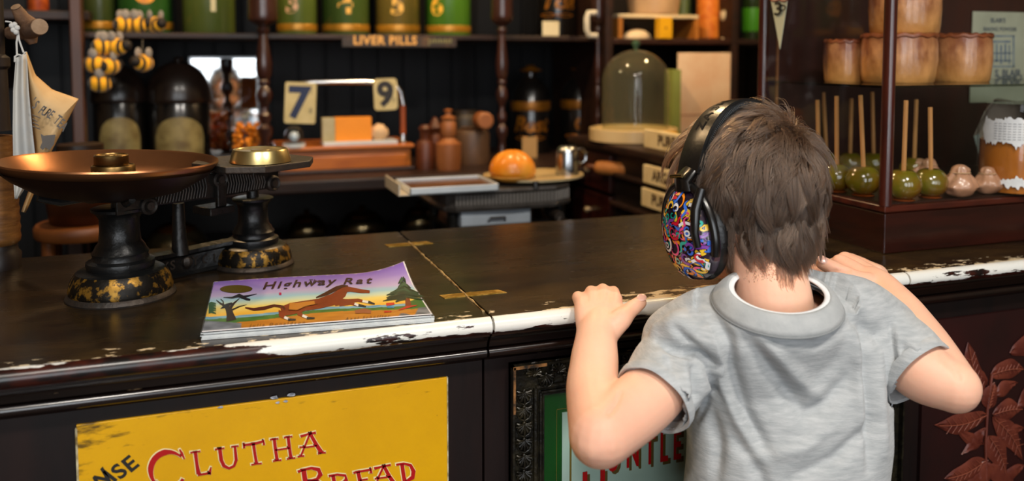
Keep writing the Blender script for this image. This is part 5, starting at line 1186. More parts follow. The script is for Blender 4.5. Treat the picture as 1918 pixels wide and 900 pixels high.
# toffee apples
APM = mat('toffee_apple', '#666012', .12, var='#784312', scale=14, lo=.4, hi=.7, coat=1, sss=0)
TOF = mat('toffee_pool', '#5a260c', .15, var='#7a3a14', coat=1)
STK = mat('stick_wood', '#c48f56', .6, var='#a87440', scale=20, stretch=(1, 1, .2))
zfl = ztrim + .002
for i, (cx, cy, rp, tx, ty, lab) in enumerate([
    (1567, 331, 31, 1538, 188, 'second in the front row, stick leaning left'), (1617, 336, 33, 1592, 182, 'third in the front row, left of the case post'),
    (1692, 343, 34, 1684, 190, 'front row, just right of the case post'), (1743, 340, 32, 1740, 201, 'rightmost toffee apple, beside the pale puddings'),
    (1533, 322, 27, 1498, 199, 'half behind the boy at the case left end'), (1548, 308, 25, 1520, 178, 'back row, leftmost stick'),
    (1592, 309, 26, 1580, 187, 'back row, second stick from left'), (1636, 310, 27, 1625, 173, 'back row, stick just left of the case post'),
    (1712, 318, 27, 1705, 188, 'behind the two right hand apples, stick leaning right')]):
    z_ = zfl + rp / F_PX * 1.33 * .97; P = aZ(cx, cy, z_); k = mpp(P); r = rp * k * .97; P.z = zfl + r * .92
    t = thing('toffee_apple', 'green toffee apple ' + lab, 'toffee apple', (P.x, P.y, zfl), group='toffee apples on sticks')
    def apf(p, q, r=r): 
        rr_ = math.hypot(p.x, p.y); return Vector((q.x, q.y, q.z - (r * .22 * math.exp(-(rr_ / .3) ** 2) if p.z > 0 else -r * .16 * math.exp(-(rr_ / .35) ** 2))))
    MB().ball((0, 0, r * .92), (r, r, r * .93), 32, 22, fn=apf).build('apple', APM, t)
    MB().lathe([(r * .62, 0), (r * .66, .0012), (r * .45, .004), (0, .004)], 28).build('toffee_pool', TOF, t)
    T = aY(tx, ty, P.y + (.004 if i % 2 else -.004)) - t.location; b = Vector((0, 0, r * 1.45)); w_ = .0032
    d = (T - b).normalized(); M = frame(b, (1, .2, 0), z=d) if abs(d.x) < .9 else None
    MB().box(-w_, w_, -.0022, .0022, 0, (T - b).length, M=M).build('stick', STK, t, bevel=.0006)
# pale puddings
DU = mat('pudding', '#bd8f70', .38, var='#966a4c', scale=12, lo=.35, hi=.7, bump=.4, bscale=20, coat=.4)
for i, (cx, cb_, w_, h_, lab) in enumerate([(1797, 372, 66, 62, 'nearest pale wrapped pudding with a knotted top'), (1848, 366, 56, 52, 'pale wrapped pudding leaning on the jar'), (1765, 352, 50, 50, 'pale wrapped pudding behind the rightmost toffee apple'), (1722, 345, 48, 46, 'pale wrapped pudding furthest left, behind the apples')]):
    P = aZ(cx, cb_ - 3, zfl); k = mpp(P); r = w_ / 2 * k; h = h_ * k
    if i == 2: P.y += .03
    t = thing('cloth_pudding', lab, 'pudding', (P.x, P.y, zfl), group='pale wrapped puddings in the display case')
    def df(p, q, i=i): 
        a = math.atan2(p.y, p.x); zz2 = (p.z + 1) / 2
        neck = 1 - .5 * max(0, (zz2 - .35) / .4) if zz2 < .75 else .5 + .9 * (zz2 - .75)
        s_ = neck * (1 + .08 * math.sin(7 * a + i) * zz2) * (1 + .22 * mnoise.noise(p * 2.2 + Vector((i * 3, 0, 0))))
        return Vector((q.x * s_ * (1.25 if zz2 < .3 else 1.2), q.y * s_ * 1.15, q.z))
    MB().ball((0, 0, h / 2), (r * .92, r * .85, h / 2), 48, 30, fn=df).build('pudding_body', DU, t)
    MB().lathe([(r * .50, h * .74), (r * .55, h * .755), (r * .50, h * .77)], 20).build('tie', mat('tie_string', '#c9a880', .7), t)
# jar with torn paper
P = aZ(1915, 372, zfl); k = mpp(P)
t = thing('honey_jar', 'large glass jar of amber honey with a torn white label', 'jar', (P.x + .052, P.y + .06, zfl)); zt = aY(1900, 215, t.location.y).z - zfl; r = .058
MB().lathe([(r * .95, 0), (r, .005), (r, zt * .85), (r * .8, zt), (r * .8, zt + .02)], 40).build('jar_glass', CLEAR, t)
MB().lathe([(0, .003), (r * .93, .004), (r * .94, .01), (r * .94, zt * .68), (0, zt * .68)], 40).build('honey', mat('amber_honey', '#98581a', .2, var='#b87024', scale=6, coat=.6), t)
def torn(z0, z1, a0, a1, nm, seed):
    mb = MB(); n = 60; vs = []; rs = random.Random(seed)
    for i in range(n + 1):
        a = a0 + (a1 - a0) * i / n; e = min(i, n - i) / n
        zt_ = z1 - .006 * rs.random() - (.02 if e < .06 else 0) * (1 - e / .06 if e < .06 else 0); zb2 = z0 + .007 * rs.random() + (.02 * (1 - e / .06) if e < .06 else 0)
        bn = .011 * mnoise.noise(Vector((i * .16, seed, 0))); zt_ += bn; zb2 += .011 * mnoise.noise(Vector((i * .13, seed + 5, 0)))
        for zq in (zb2, (zb2 + zt_) / 2, zt_): vs.append(((r + .0015) * math.cos(a), (r + .0015) * math.sin(a), zq))
    mb.add(vs, [(i * 3 + k_, (i + 1) * 3 + k_, (i + 1) * 3 + k_ + 1, i * 3 + k_ + 1) for i in range(n) for k_ in range(2)]); mb.build(nm, mat('torn_white', '#e4e6e6', .7, var='#cfd2d4', scale=30), t)
ac = math.atan2(-t.location.y, -t.location.x)
zl = lambda py: aY(1885, py, t.location.y - r).z - zfl
torn(zl(278), zl(222), ac - .95, ac + 1.2, 'torn_label', 3); torn(zl(360) , zl(338), ac - .9, ac + 1.2, 'torn_label', 5)
mb = MB()
for j in range(7):
    zq = zl(236 + j * 5); a0 = ac - .55; 
    for i in range(8): a = a0 + .12 * i; mb.add([((r + .0022) * math.cos(a + s_), (r + .0022) * math.sin(a + s_), zq + z2) for s_, z2 in ((0, 0), (.08, 0), (.08, .0012), (0, .0012))], [(0, 1, 2, 3)])
mb.build('printed_lines', mat('faint_print', '#a9abae', .7), t)
# greaseproof bag beside jar
P = aZ(1830, 350, zfl)
t = thing('greaseproof_bag', 'crumpled grey brown paper bag behind the honey jar', 'paper bag', (aY(1870, 330, P.y + .07).x, P.y + .07, zfl)); o2 = t.location; Yq = o2.y
pts = [(1846, 330), (1838, 300), (1824, 255), (1845, 208), (1862, 186), (1895, 192), (1935, 196), (1945, 340)]
mb = MB(); A_ = [aY(x, y, Yq) - o2 for x, y in pts]; B_ = [aY(x + 8, y - 2, Yq + .05) - o2 for x, y in pts]; n = len(pts)
for V_ in (A_, B_): 
    for v in V_: v.z = max(v.z, .0)
mb.add(A_ + B_, [(i, i + 1, n + i + 1, n + i) for i in range(n - 1)] + [tuple(range(n, 2 * n))]); mb.build('bag_paper', mat('grease_paper', '#75695a', .5, var='#8a8274', scale=9, bump=.4, bscale=12), t, solid=.0008)
mb = MB(); mb.add([aY(x, y, Yq - .003) - o2 for x, y in ((1824, 255), (1834, 250), (1850, 305), (1848, 345), (1842, 345), (1836, 300))], [tuple(range(6))]); mb.build('folded_edge', mat('fold_grey', '#8f9c98', .5), t, solid=.0008)
# poster in the case
Yp2 = CY1 - .016
p0, p1 = aY(1816, 192, Yp2), aY(1945, 24, Yp2)
t = thing('baker_poster', 'faded cream bakery poster on the display case back', 'poster', ((p0.x + p1.x) / 2, Yp2, p0.z)); o2 = t.location; w_ = (p1.x - p0.x) / 2; h = p1.z - p0.z
MB().box(-w_, w_, -.001, .001, 0, h).build('paper', mat('poster_paper', '#a9ad96', .6, var='#999d86', scale=12), t)
INK = mat('poster_ink', '#3f4a50', .6, var='#5c666a', scale=60)
mb = MB()
def pt_(s, px, py, size, **k): q = aY(px, py, Yp2) - o2; add_text(mb, s, size, frame((q.x, -.0016, q.z), (1, 0, 0), z=(0, -1, 0)), **k)
pt_("BLAIR'S", 1868, 42, .013, bold=.0004); pt_('BAKING POWDER', 1872, 58, .0115, bold=.0003); pt_('S. BLAIR,', 1888, 143, .021, bold=.0008); [mb.box(-w_ * .2 + .006 * j, -w_ * .2 + .006 * j + .0045, -.0017, -.0012, h * q_, h * q_ + .003) for q_ in (.27, .225) for j in range(9)]
mb.build('poster_lettering', INK, t)
mb = MB(); q = lambda x, y: tuple(aY(x, y, Yp2) - o2 + Vector((0, -.0013, 0)))
for a, b, c_, d in ((1848, 1900, 66, 69), (1848, 1851, 66, 126), (1896, 1899, 66, 126), (1848, 1900, 123, 126), (1856, 1892, 76, 80), (1856, 1860, 82, 120), (1864, 1868, 82, 116), (1872, 1876, 84, 120), (1880, 1884, 82, 116), (1888, 1891, 84, 120), (1854, 1894, 98, 101), (1854, 1894, 112, 115)):
    mb.add([q(a, d), q(b, d), q(b, c_), q(a, c_)], [(0, 1, 2, 3)])
mb.build('printed_building', mat('poster_blue', '#566a7c', .6, var='#7d8a8c', scale=60), t)
# pennant
q = [aX(*p, CX0 - .003) for p in ((1443, -8), (1476, -6), (1461, 92))]
t = thing('price_pennant', 'pale triangular price pennant with red trim reading 3D', 'pennant', q[0]); o2 = t.location
def onp(px, py, e=0): v = aX(px, py, CX0 - .003 - e) - o2; return v
mb = MB(); mb.add([onp(1443, -6), onp(1476, -6), onp(1461, 92)], [(0, 2, 1)]); mb.build('pennant_card', mat('pennant_green', '#c3c8b0', .5), t, solid=.001)
mb = MB()
for cx in (1451, 1468): mb.tube([onp(cx + 9 * math.cos(a), -4 + 6 * math.sin(a), .002) for a in [PI * j / 8 for j in range(9)]], .0012, 6)
mb.build('red_trim', mat('trim_red', '#8a1a12', .5), t)
mb = MB()
P = onp(1457, 28, .0022); add_text(mb, '3', .034, frame(P, (0, -1, 0), z=(-1, 0, 0)) @ Matrix.Diagonal((1.6, 1, 1, 1)), bold=.0006); P = onp(1466, 20, .0022); add_text(mb, 'D', .016, frame(P, (0, -1, 0), z=(-1, 0, 0)) @ Matrix.Diagonal((1.6, 1, 1, 1)), bold=.0004); mb.build('lettering', BLACKINK, t)
# ================================================================ the boy
from mathutils.bvhtree import BVHTree
def cm(P, rs_, n):   # smooth samples along joints
    P = [Vector(p) for p in P]; out = []
    for i in range(len(P) - 1):
        p0, p1, p2, p3 = P[max(i - 1, 0)], P[i], P[i + 1], P[min(i + 2, len(P) - 1)]
        for k in range(n):
            t = k / n; q = .5 * ((2 * p1) + (p2 - p0) * t + (2 * p0 - 5 * p1 + 4 * p2 - p3) * t * t + (3 * p1 - p0 - 3 * p2 + p3) * t ** 3)
            s_ = t * t * (3 - 2 * t); out.append((q, rs_[i] * (1 - s_) + rs_[i + 1] * s_))
    out.append((P[-1], rs_[-1])); return out
def limb(mb, P, rs_, n=6, seg=20, ends=True, flat=1.0):
    S_ = cm(P, rs_, n); mb.tube([s[0] for s in S_], [s[1] for s in S_], seg, flat=flat)
    if ends:
        for p, r in (S_[0], S_[-1]): mb.ball(p, r * .995, 16, 10)
def remesh(mb, vox, it, fac=.5):
    me = bpy.data.meshes.new('tmp'); me.from_pydata(mb.v, [], mb.f); o = bpy.data.objects.new('tmp', me); col.objects.link(o)
    q = o.modifiers.new('r', 'REMESH'); q.mode = 'VOXEL'; q.voxel_size = vox
    if it: q = o.modifiers.new('s', 'SMOOTH'); q.iterations = it; q.factor = fac
    dg = bpy.context.evaluated_depsgraph_get(); dg.update()
    m2 = bpy.data.meshes.new_from_object(o.evaluated_get(dg)); bpy.data.objects.remove(o); bpy.data.meshes.remove(me)
    V = np.empty(len(m2.vertices) * 3); m2.vertices.foreach_get('co', V); V = V.reshape(-1, 3)
    F_ = [tuple(p.vertices) for p in m2.polygons]; Nn = np.empty(len(m2.vertices) * 3); m2.vertices.foreach_get('normal', Nn)
    bpy.data.meshes.remove(m2); return V, F_, Nn.reshape(-1, 3)
def finish(name, V, F_, m, parent, off, solid=0, so=-1):
    me = bpy.data.meshes.new(name); me.from_pydata([tuple(v) for v in (np.asarray(V) - np.array(off))], [], F_); me.materials.append(m)
    me.polygons.foreach_set('use_smooth', [True] * len(F_)); me.update(); o = bpy.data.objects.new(name, me); col.objects.link(o); o.parent = parent
    if solid: q = o.modifiers.new('s', 'SOLIDIFY'); q.thickness = solid; q.offset = so
    return o

BOY = thing('person', 'boy in grey t-shirt and ear defenders leaning on the counter', 'person', (.58, .80, 0)); BO = BOY.location
SKIN = mat('skin', '#f0c0a4', .5, var='#e8b096', scale=7, lo=.35, hi=.7, sss=.25, bump=.05, bscale=220, spec=.35)

# head frame: x right ear, y face, z crown
az = math.radians(-8); F0 = Vector((math.sin(az), math.cos(az), 0)); R0_ = Vector((math.cos(az), -math.sin(az), 0)); U0 = Vector((0, 0, 1))
Rm = Matrix((R0_, F0, U0)).transposed().to_4x4()
HC = aD(1397, 350, 1.03)
HM = Matrix.Translation(HC) @ Rm @ Matrix.Rotation(math.radians(-9), 4, 'X') @ Matrix.Rotation(math.radians(-4), 4, 'Y')
def hl(x, y, z): return HM @ Vector((x, y, z))
mb = MB()
def hb(c, r): mb.ball(c, r, 32, 20, M=HM)
hb((0, -.006, .004), (.071, .089, .085)); hb((0, .030, -.05), (.055, .052, .062)); hb((-.006, -.034, -.036), (.056, .056, .053))
hb((0, .062, -.098), (.022, .018, .016)); hb((.030, .052, -.062), (.026, .026, .03)); hb((-.030, .052, -.062), (.026, .026, .03)); hb((0, .072, .012), (.05, .018, .03))
mb.tube([hl(0, .084, -.022), hl(0, .094, -.042), hl(0, .099, -.052)], [.006, .008, .010], 12); hb((0, .098, -.052), (.011, .009, .008))
hb((0, .080, -.078), (.019, .009, .0048)); hb((0, .079, -.086), (.017, .009, .005))
for s_ in (-1, 1): hb((s_ * .071, .004, -.04), (.006, .016, .026)); hb((s_ * .03, .078, -.010), (.016, .006, .004))
# neck and trunk
nb, nt_ = aD(1452, 590, .965), hl(-.008, -.028, -.055)
limb(mb, [nt_, (nt_ + nb) / 2, nb + Vector((.004, .010, 0)), nb + Vector((.012, .040, -.06))], [.040, .0415, .045, .036], 6, 28)
CHEST = aD(1472, 700, 1.0); HIP = aD(1478, 900, 1.01)
LS, RS = aD(1290, 655, .985), aD(1640, 618, 1.01)
limb(mb, [LS, (LS + RS) / 2 + Vector((.006, .012, .01)), RS], [.032, .042, .032], 6, 20)
DV = Vector((FW.x, FW.y, 0)).normalized() * .012
limb(mb, [CHEST + DV + Vector((0, 0, .04)), CHEST + DV, HIP, HIP + Vector((0, 0, -.09))], [.045, .052, .055, .08], 6, 28)
# arms
LE, LW_ = aD(1124, 815, .865), aD(1117, 632, 1.0)
limb(mb, [LS, aD(1215, 742, .92), LE], [.031, .0345, .0325], 8, 24)
limb(mb, [LE, aD(1110, 735, .93), aD(1113, 680, .968), LW_, aD(1122, 600, 1.035)], [.0315, .0290, .0275, .0245, .0235], 8, 24)
RE, RW = aD(1787, 724, .94), aD(1655, 546, 1.115)
limb(mb, [RS, aD(1720, 690, .965), RE], [.031, .0345, .0285], 8, 24)
limb(mb, [RE, aD(1740, 655, 1.0), aD(1700, 598, 1.055), RW, aD(1632, 530, 1.14)], [.0275, .0285, .0265, .0235, .023], 8, 24)
# left hand: palm on the counter edge, fingers laid away over the top
def hand(palm, fingers, thumb):
    for P_, r_ in palm: limb(mb, P_, r_, 5, 16)
    for P_, r_ in fingers: limb(mb, P_, r_, 5, 14)
    limb(mb, thumb[0], thumb[1], 6, 16)
lk = [aD(1091, 569, 1.045), aD(1110, 557, 1.057), aD(1131, 554, 1.06), aD(1151, 560, 1.056)]
lb = [aD(1099, 615, 1.01), aD(1112, 613, 1.01), aD(1126, 613, 1.01), aD(1142, 616, 1.008)]
lp = [(1083, 557, 1.062), (1107, 546, 1.082), (1129, 542, 1.088), (1149, 547, 1.084)]; ltip = [(1084, 556, 1.082), (1109, 547, 1.112), (1130, 544, 1.122), (1151, 548, 1.115)]
hand([([a, (a + b) / 2 + Vector((0, 0, .002)), b], [.0125, .0125, .0105]) for a, b in zip(lb, lk)],
     [([k_, aD(*p), aD(*t_)], [.0098, .0082, .0066]) for k_, p, t_ in zip(lk, lp, ltip)],
     ([aD(1140, 618, 1.005), aD(1160, 600, 1.012), aD(1180, 581, 1.032), aD(1199, 566, 1.045)], [.0155, .0135, .0100, .0086]))
rk = [aD(1574, 492, 1.175), aD(1583, 487, 1.205), aD(1592, 489, 1.232), aD(1600, 494, 1.255)]
rb = [aD(1625, 526, 1.14), aD(1632, 520, 1.158), aD(1638, 516, 1.178), aD(1642, 516, 1.195)]
rp = [(1540, 505, 1.19), (1548, 498, 1.225), (1558, 497, 1.25), (1570, 500, 1.27)]; rtip = [(1503, 514, 1.195), (1508, 507, 1.23), (1524, 505, 1.258), (1545, 505, 1.28)]
hand([([a, (a + b) / 2, b], [.0165, .015, .0125]) for a, b in zip(rb, rk)],
     [([k_, aD(*p), aD(*t_)], [.0105, .0085, .0066]) for k_, p, t_ in zip(rk, rp, rtip)],
     ([aD(1622, 532, 1.118), aD(1596, 522, 1.12), aD(1566, 505, 1.13), aD(1540, 492, 1.138)], [.0165, .0135, .0105, .0093]))
# legs under the shorts
feet = []
for s_ in (-1, 1):
    h = HIP + R0_ * (.05 * s_) + Vector((0, 0, -.1)); k_ = Vector((h.x + .01 * s_, h.y + .01, .38)); a = Vector((h.x + .02 * s_, h.y - .04, .075))
    limb(mb, [h, (h + k_) / 2, k_, (k_ + a) / 2 + Vector((0, -.012, .04)), a, Vector((a.x, a.y, .05))], [.062, .054, .040, .040, .026, .026], 6, 22)
    limb(mb, [Vector((a.x, a.y - .02, .035)), Vector((a.x + .005 * s_, a.y + .09, .028))], [.028, .026], 4, 14); feet.append(a)
V, F_, Nn = remesh(mb, .0024, 7)
_d = V - np.array(O); _w = _d @ np.array(FW); _X, _Y = 959 + F_PX * (_d @ np.array(RT)) / _w, PRIN_Y - F_PX * (_d @ np.array(UP)) / _w
def _pd(P):
    best = np.full(len(_X), 1e9)
    for a, b in zip(P, P[1:]):
        dx, dy = b[0] - a[0], b[1] - a[1]; t = np.clip(((_X - a[0]) * dx + (_Y - a[1]) * dy) / (dx * dx + dy * dy), 0, 1); best = np.minimum(best, np.hypot(_X - a[0] - t * dx, _Y - a[1] - t * dy))
    return best
_dp = np.zeros(len(V)); _f = np.clip(-(Nn @ np.array(FW)) * 1.5, 0, 1)
for P, w_, a in [([(1141, 772), (1153, 757), (1162, 735)], 5, -.0045), ([(1770, 672), (1788, 690), (1796, 706)], 7, -.0015), ([(1098, 566), (1099, 556)], 4, -.002), ([(1119, 560), (1119, 548)], 4, -.002), ([(1140, 560), (1140, 548)], 4, -.002), ([(1562, 508), (1590, 506)], 4, -.002), ([(1092, 842), (1108, 850)], 16, .0015)]: _dp += a * np.exp(-(_pd(P) / w_) ** 2)
V = V + Nn * (_dp * _f)[:, None]
# elbow crease and small flexion folds
body = finish('body', V, F_, SKIN, BOY, BO)
BODYG = (V, F_, Nn)
BODY_BVH = BVHTree.FromPolygons([tuple(v) for v in V], F_)
def nail(P, d, up, w_, l_):
    M = frame(P, d, z=up); mb = MB(); mb.ball((0, 0, 0), (l_, w_, .0012), 16, 8, M=M); return mb
for (pp, bb, up, tip) in (((1199, 566, 1.045), (1180, 581, 1.032), (-.15, -.5, .85), .0086), ((1540, 492, 1.138), (1566, 505, 1.13), (-.25, -.75, .6), .0093)):
    P = aD(*pp); d = (P - aD(*bb)).normalized(); up = Vector(up).normalized(); up = (up - d * up.dot(d)).normalized()
    nail(P + d * .001 + up * (tip - .0006), d, up, .0058, .0068).build('thumbnail', mat('nail', '#e8b8a8', .25, coat=.4), BOY, off=BO)
for s_ in (-1, 1):
    e = MB(); e.ball((s_ * .03, .0765, -.022), (.0125, .009, .0065), 16, 10, M=HM); e.build('eye', mat('eye_white', '#e8e4de', .2), BOY, off=BO)
    e = MB(); e.ball((s_ * .03, .084, -.022), (.0055, .003, .0055), 12, 8, M=HM); e.build('iris', mat('iris', '#3a2a1c', .2), BOY, off=BO)
MB().lathe([(.0, 0)], 3) if False else None
e = MB(); e.tube([hl(-.017, .0885, -.081), hl(-.008, .092, -.0825), hl(0, .0925, -.082), hl(.008, .092, -.0825), hl(.017, .0885, -.081)], [.001, .0018, .0014, .0018, .001], 8); e.build('lips', mat('lip', '#b06a60', .45), BOY, off=BO)

# ---- t-shirt
SHIRT = mat('grey_marl', '#9ba0a3', .85, var='#b9bcbe', scale=75, stretch=(.6, .6, 3.2), lo=.3, hi=.72, bump=.25, bscale=300, sheen=.25, spec=.2)
mb = MB()
CR = aD(1458, 552, .945)     # collar centre
ca = (aD(1575, 535, .955) - aD(1345, 556, .925)).normalized()     # collar left-right
cu_ = Vector((-.10, -.28, 1)).normalized(); cu_ = (cu_ - ca * cu_.dot(ca)).normalized(); cb_ = cu_.cross(ca)   # cb_ towards the face
def collar(th, rx, ry, dz=0): return CR + ca * (rx * math.cos(th)) + cb_ * (ry * math.sin(th)) + cu_ * dz
LCUF, RCUF = aD(1221, 749, .918), aD(1722, 700, .962)
# trunk of the shirt as stacked elliptical sections (px centre, half width px, depth radius, distance)
rows = [(1468, 585, 98, .050, .955), (1466, 612, 150, .055, .972), (1463, 650, 190, .062, .985), (1468, 700, 200, .070, .99), (1472, 760, 192, .074, .99), (1474, 820, 188, .076, .985), (1470, 880, 186, .078, .985), (1468, 960, 188, .08, .985), (1468, 1040, 190, .08, .985)]
NS = 56; vs = []; fs = []
for (cx, cy, hw_, dr, dd) in rows:
    c = aD(cx, cy, dd); k = dd / F_PX
    for j in range(NS):
        a = 2 * PI * j / NS; sx = math.copysign(abs(math.cos(a)) ** .82, math.cos(a)); sy = math.copysign(abs(math.sin(a)) ** .9, math.sin(a))
        v = c + RT * (hw_ * k * sx) + Vector((FW.x, FW.y, 0)).normalized() * (dr * sy); vs.append(v)
for i in range(len(rows) - 1):
    for j in range(NS): fs.append((i * NS + j, (i + 1) * NS + j, (i + 1) * NS + (j + 1) % NS, i * NS + (j + 1) % NS))
fs += [tuple(range(NS)), tuple(reversed(range((len(rows) - 1) * NS, len(rows) * NS)))]
mb.add(vs, fs)
# shoulders and collar rise
limb(mb, [aD(1272, 642, .985), aD(1330, 610, .972), aD(1400, 590, .965)], [.045, .044, .040], 6, 24); limb(mb, [aD(1655, 622, 1.01), aD(1600, 582, .995), aD(1525, 575, .975)], [.043, .042, .040], 6, 24)
n = 40; ring0 = [collar(2 * PI * j / n, .071, .063, -.004) for j in range(n)]; ring1 = [collar(2 * PI * j / n, .092, .062, -.035) for j in range(n)]; ring2 = [CR - cu_ * .08 + (p - CR) * .9 for p in ring1]
mb.add(ring0 + ring1 + ring2, [(j, (j + 1) % n, n + (j + 1) % n, n + j) for j in range(n)] + [(n + j, n + (j + 1) % n, 2 * n + (j + 1) % n, 2 * n + j) for j in range(n)] + [tuple(reversed(range(n))), tuple(range(2 * n, 3 * n))])
limb(mb, [aD(1615, 590, 1.0), collar(.1, .078, .07, -.020), collar(.7, .078, .072, -.024), collar(1.3, .078, .068, -.026)], [.030, .025, .024, .022], 5, 18)
limb(mb, [aD(1532, 552, .985), aD(1568, 548, .995), aD(1620, 572, 1.003)], [.017, .019, .022], 5, 18)
# sleeves with flat ends
def sleeve(P, rs_, flat):
    S_ = cm(P, rs_, 8); mb.tube([s[0] for s in S_], [s[1] for s in S_], 32)
    mb.ball(S_[0][0], S_[0][1], 20, 12)
sleeve([aD(1285, 650, .975), aD(1262, 690, .955), LCUF], [.046, .047, .0435], 1)
sleeve([aD(1640, 625, 1.0), aD(1682, 662, .985), RCUF], [.047, .048, .0445], 1)
# bunched cloth over the left shoulder
limb(mb, [aD(1240, 622, .955), aD(1275, 618, .945), aD(1315, 645, .93), aD(1342, 680, .925)], [.016, .024, .020, .010], 6, 18)
V, F_, Nn = remesh(mb, .0030, 10)
fwv = np.array(FW); rtv = np.array(RT); upv = np.array(UP)
def topix(V):
    d = V - np.array(O); w_ = d @ fwv; return 959 + F_PX * (d @ rtv) / w_, PRIN_Y - F_PX * (d @ upv) / w_
X, Y = topix(V)
def pdist(X, Y, P):
    best = np.full(len(X), 1e9); tt = np.zeros(len(X)); L = 0; segs = []
    tot = sum(math.dist(a, b) for a, b in zip(P, P[1:])); acc = 0; sgn = np.zeros(len(X))
    for a, b in zip(P, P[1:]):
        dx, dy = b[0] - a[0], b[1] - a[1]; l2 = dx * dx + dy * dy; t = np.clip(((X - a[0]) * dx + (Y - a[1]) * dy) / l2, 0, 1)
        d = np.hypot(X - a[0] - t * dx, Y - a[1] - t * dy); m = d < best; best[m] = d[m]; tt[m] = (acc + t[m] * math.sqrt(l2)) / tot; acc += math.sqrt(l2)
    return best, tt
disp = np.zeros(len(V))
for P, w_, a in [([(1262, 612), (1290, 640), (1345, 682)], 9, -.005), ([(1232, 640), (1260, 650), (1308, 668), (1345, 688)], 8, -.010), ([(1340, 590), (1362, 640), (1368, 690), (1395, 770), (1440, 850)], 13, -.0065), ([(1322, 600), (1345, 650), (1352, 700), (1372, 760), (1405, 830)], 12, .005),
                 ([(1475, 735), (1510, 775), (1550, 758), (1600, 700)], 18, -.007), ([(1400, 640), (1450, 700), (1490, 750)], 16, -.005), ([(1430, 640), (1490, 705), (1530, 740)], 15, .004), ([(1405, 605), (1460, 640), (1530, 645), (1592, 605)], 10, -.004), ([(1612, 590), (1624, 680), (1632, 780), (1628, 880)], 8, -.006), ([(1598, 600), (1608, 700), (1612, 800)], 10, .004),
                 ([(1645, 640), (1650, 720), (1655, 850)], 9, .004), ([(1480, 895), (1560, 862), (1640, 790)], 14, -.005), ([(1330, 760), (1345, 830), (1340, 900)], 14, -.005), ([(1380, 820), (1420, 880), (1440, 940)], 14, -.004), ([(1560, 800), (1500, 840), (1400, 860)], 16, .004),
                 ([(1300, 690), (1306, 740), (1285, 790)], 8, -.007), ([(1280, 680), (1286, 730), (1272, 775)], 9, .004), ([(1325, 690), (1340, 730), (1300, 790)], 6, -.005), ([(1250, 660), (1262, 700)], 9, -.003),
                 ([(1668, 610), (1676, 680), (1670, 760)], 6, -.006), ([(1690, 650), (1715, 680), (1700, 740)], 8, -.005), ([(1700, 640), (1730, 665), (1728, 720)], 7, .003), ([(1690, 760), (1725, 735), (1750, 700)], 6, -.003), ([(1560, 560), (1600, 600), (1618, 640)], 10, -.003)]:
    d, t = pdist(X, Y, P); disp += a * np.exp(-(d / w_) ** 2) * (.25 + .75 * np.sin(PI * np.clip(t, .02, .98)) ** .5)
facing = -(Nn @ fwv); disp *= 1.5 * np.clip(facing * 1.6, 0, 1)
nz_ = np.array([mnoise.noise(Vector((v[0] * 9 + v[2] * 3, v[1] * 9, v[2] * 14))) * .0035 + mnoise.noise(Vector((v[0] * 30, v[1] * 30 + 7, v[2] * 18))) * .0016 for v in V])
V = V + Nn * (disp + nz_)[:, None]
# open the neck, the cuffs and the hem
axL = np.array((LCUF - aD(1262, 690, .955)).normalized()); axR = np.array((RCUF - aD(1682, 662, .985)).normalized()); LC, RC = np.array(LCUF), np.array(RCUF)
CRn, cun = np.array(CR), np.array(cu_)
kill = np.zeros(len(V), bool)
for C_, A_ in ((LC, axL), (RC, axR)):
    al = (V - C_) @ A_; kill |= (al > -.002) & (al < .03) & (np.linalg.norm(V - C_ - al[:, None] * A_, axis=1) < .0475)
rel = V - CRn; rx_ = rel @ np.array(ca); ry_ = rel @ np.array(cb_); rz_ = rel @ cun
kill |= (rz_ > -.010) & ((rx_ / .061) ** 2 + (ry_ / .053) ** 2 < 1)
e_ = np.sqrt((rx_ / .061) ** 2 + (ry_ / .053) ** 2); lim = -.010 - .018 * (e_ - 1); mk = (e_ < 1.5) & (rz_ > lim) & ~kill
V[mk] -= ((rz_ - lim)[mk])[:, None] * cun
kill |= V[:, 2] < float(aD(1468, 1010, .985).z)
keep = [f for f in F_ if not any(kill[i] for i in f)]
used = sorted({i for f in keep for i in f}); mp_ = {i: j for j, i in enumerate(used)}
shirt = finish('t_shirt', V[used], [tuple(mp_[i] for i in f) for f in keep], SHIRT, BOY, BO, solid=.0014)
RIB = mat('rib_grey', '#9fa3a5', .85, var='#aeb1b2', scale=40, bump=.12, bscale=300, sheen=.2)
def band(fn_in, fn_out, n=72, rows=6):
    vs = []
    for j in range(n):
        a = 2 * PI * j / n
        for i in range(rows + 1): p, q = fn_in(a), fn_out(a); t = i / rows; vs.append(p.lerp(q, t) + cu_ * (.004 * math.sin(PI * t)))
    m = rows + 1; mb = MB(); mb.add(vs, [(j * m + i, ((j + 1) % n) * m + i, ((j + 1) % n) * m + i + 1, j * m + i + 1) for j in range(n) for i in range(rows)], 0, True); return mb
band(lambda a: collar(a, .0555, .0475, .006), lambda a: collar(a, .0725, .0640, -.0115)).build('collar_band', RIB, BOY, off=BO, solid=.0022)
mb = MB(); mb.tube([collar(2 * PI * j / 80, .0731, .0646, -.0113) for j in range(80)], .0010, 6, closed=True); mb.build('collar_seam', mat('seam_grey', '#8e9294', .8), BOY, off=BO)
band(lambda a: collar(a, .0500, .0425, .004), lambda a: collar(a, .060, .052, -.002)).build('undershirt', mat('white_cotton', '#e9ecee', .8, var='#dfe3e6', scale=60, bump=.1), BOY, off=BO, solid=.002)
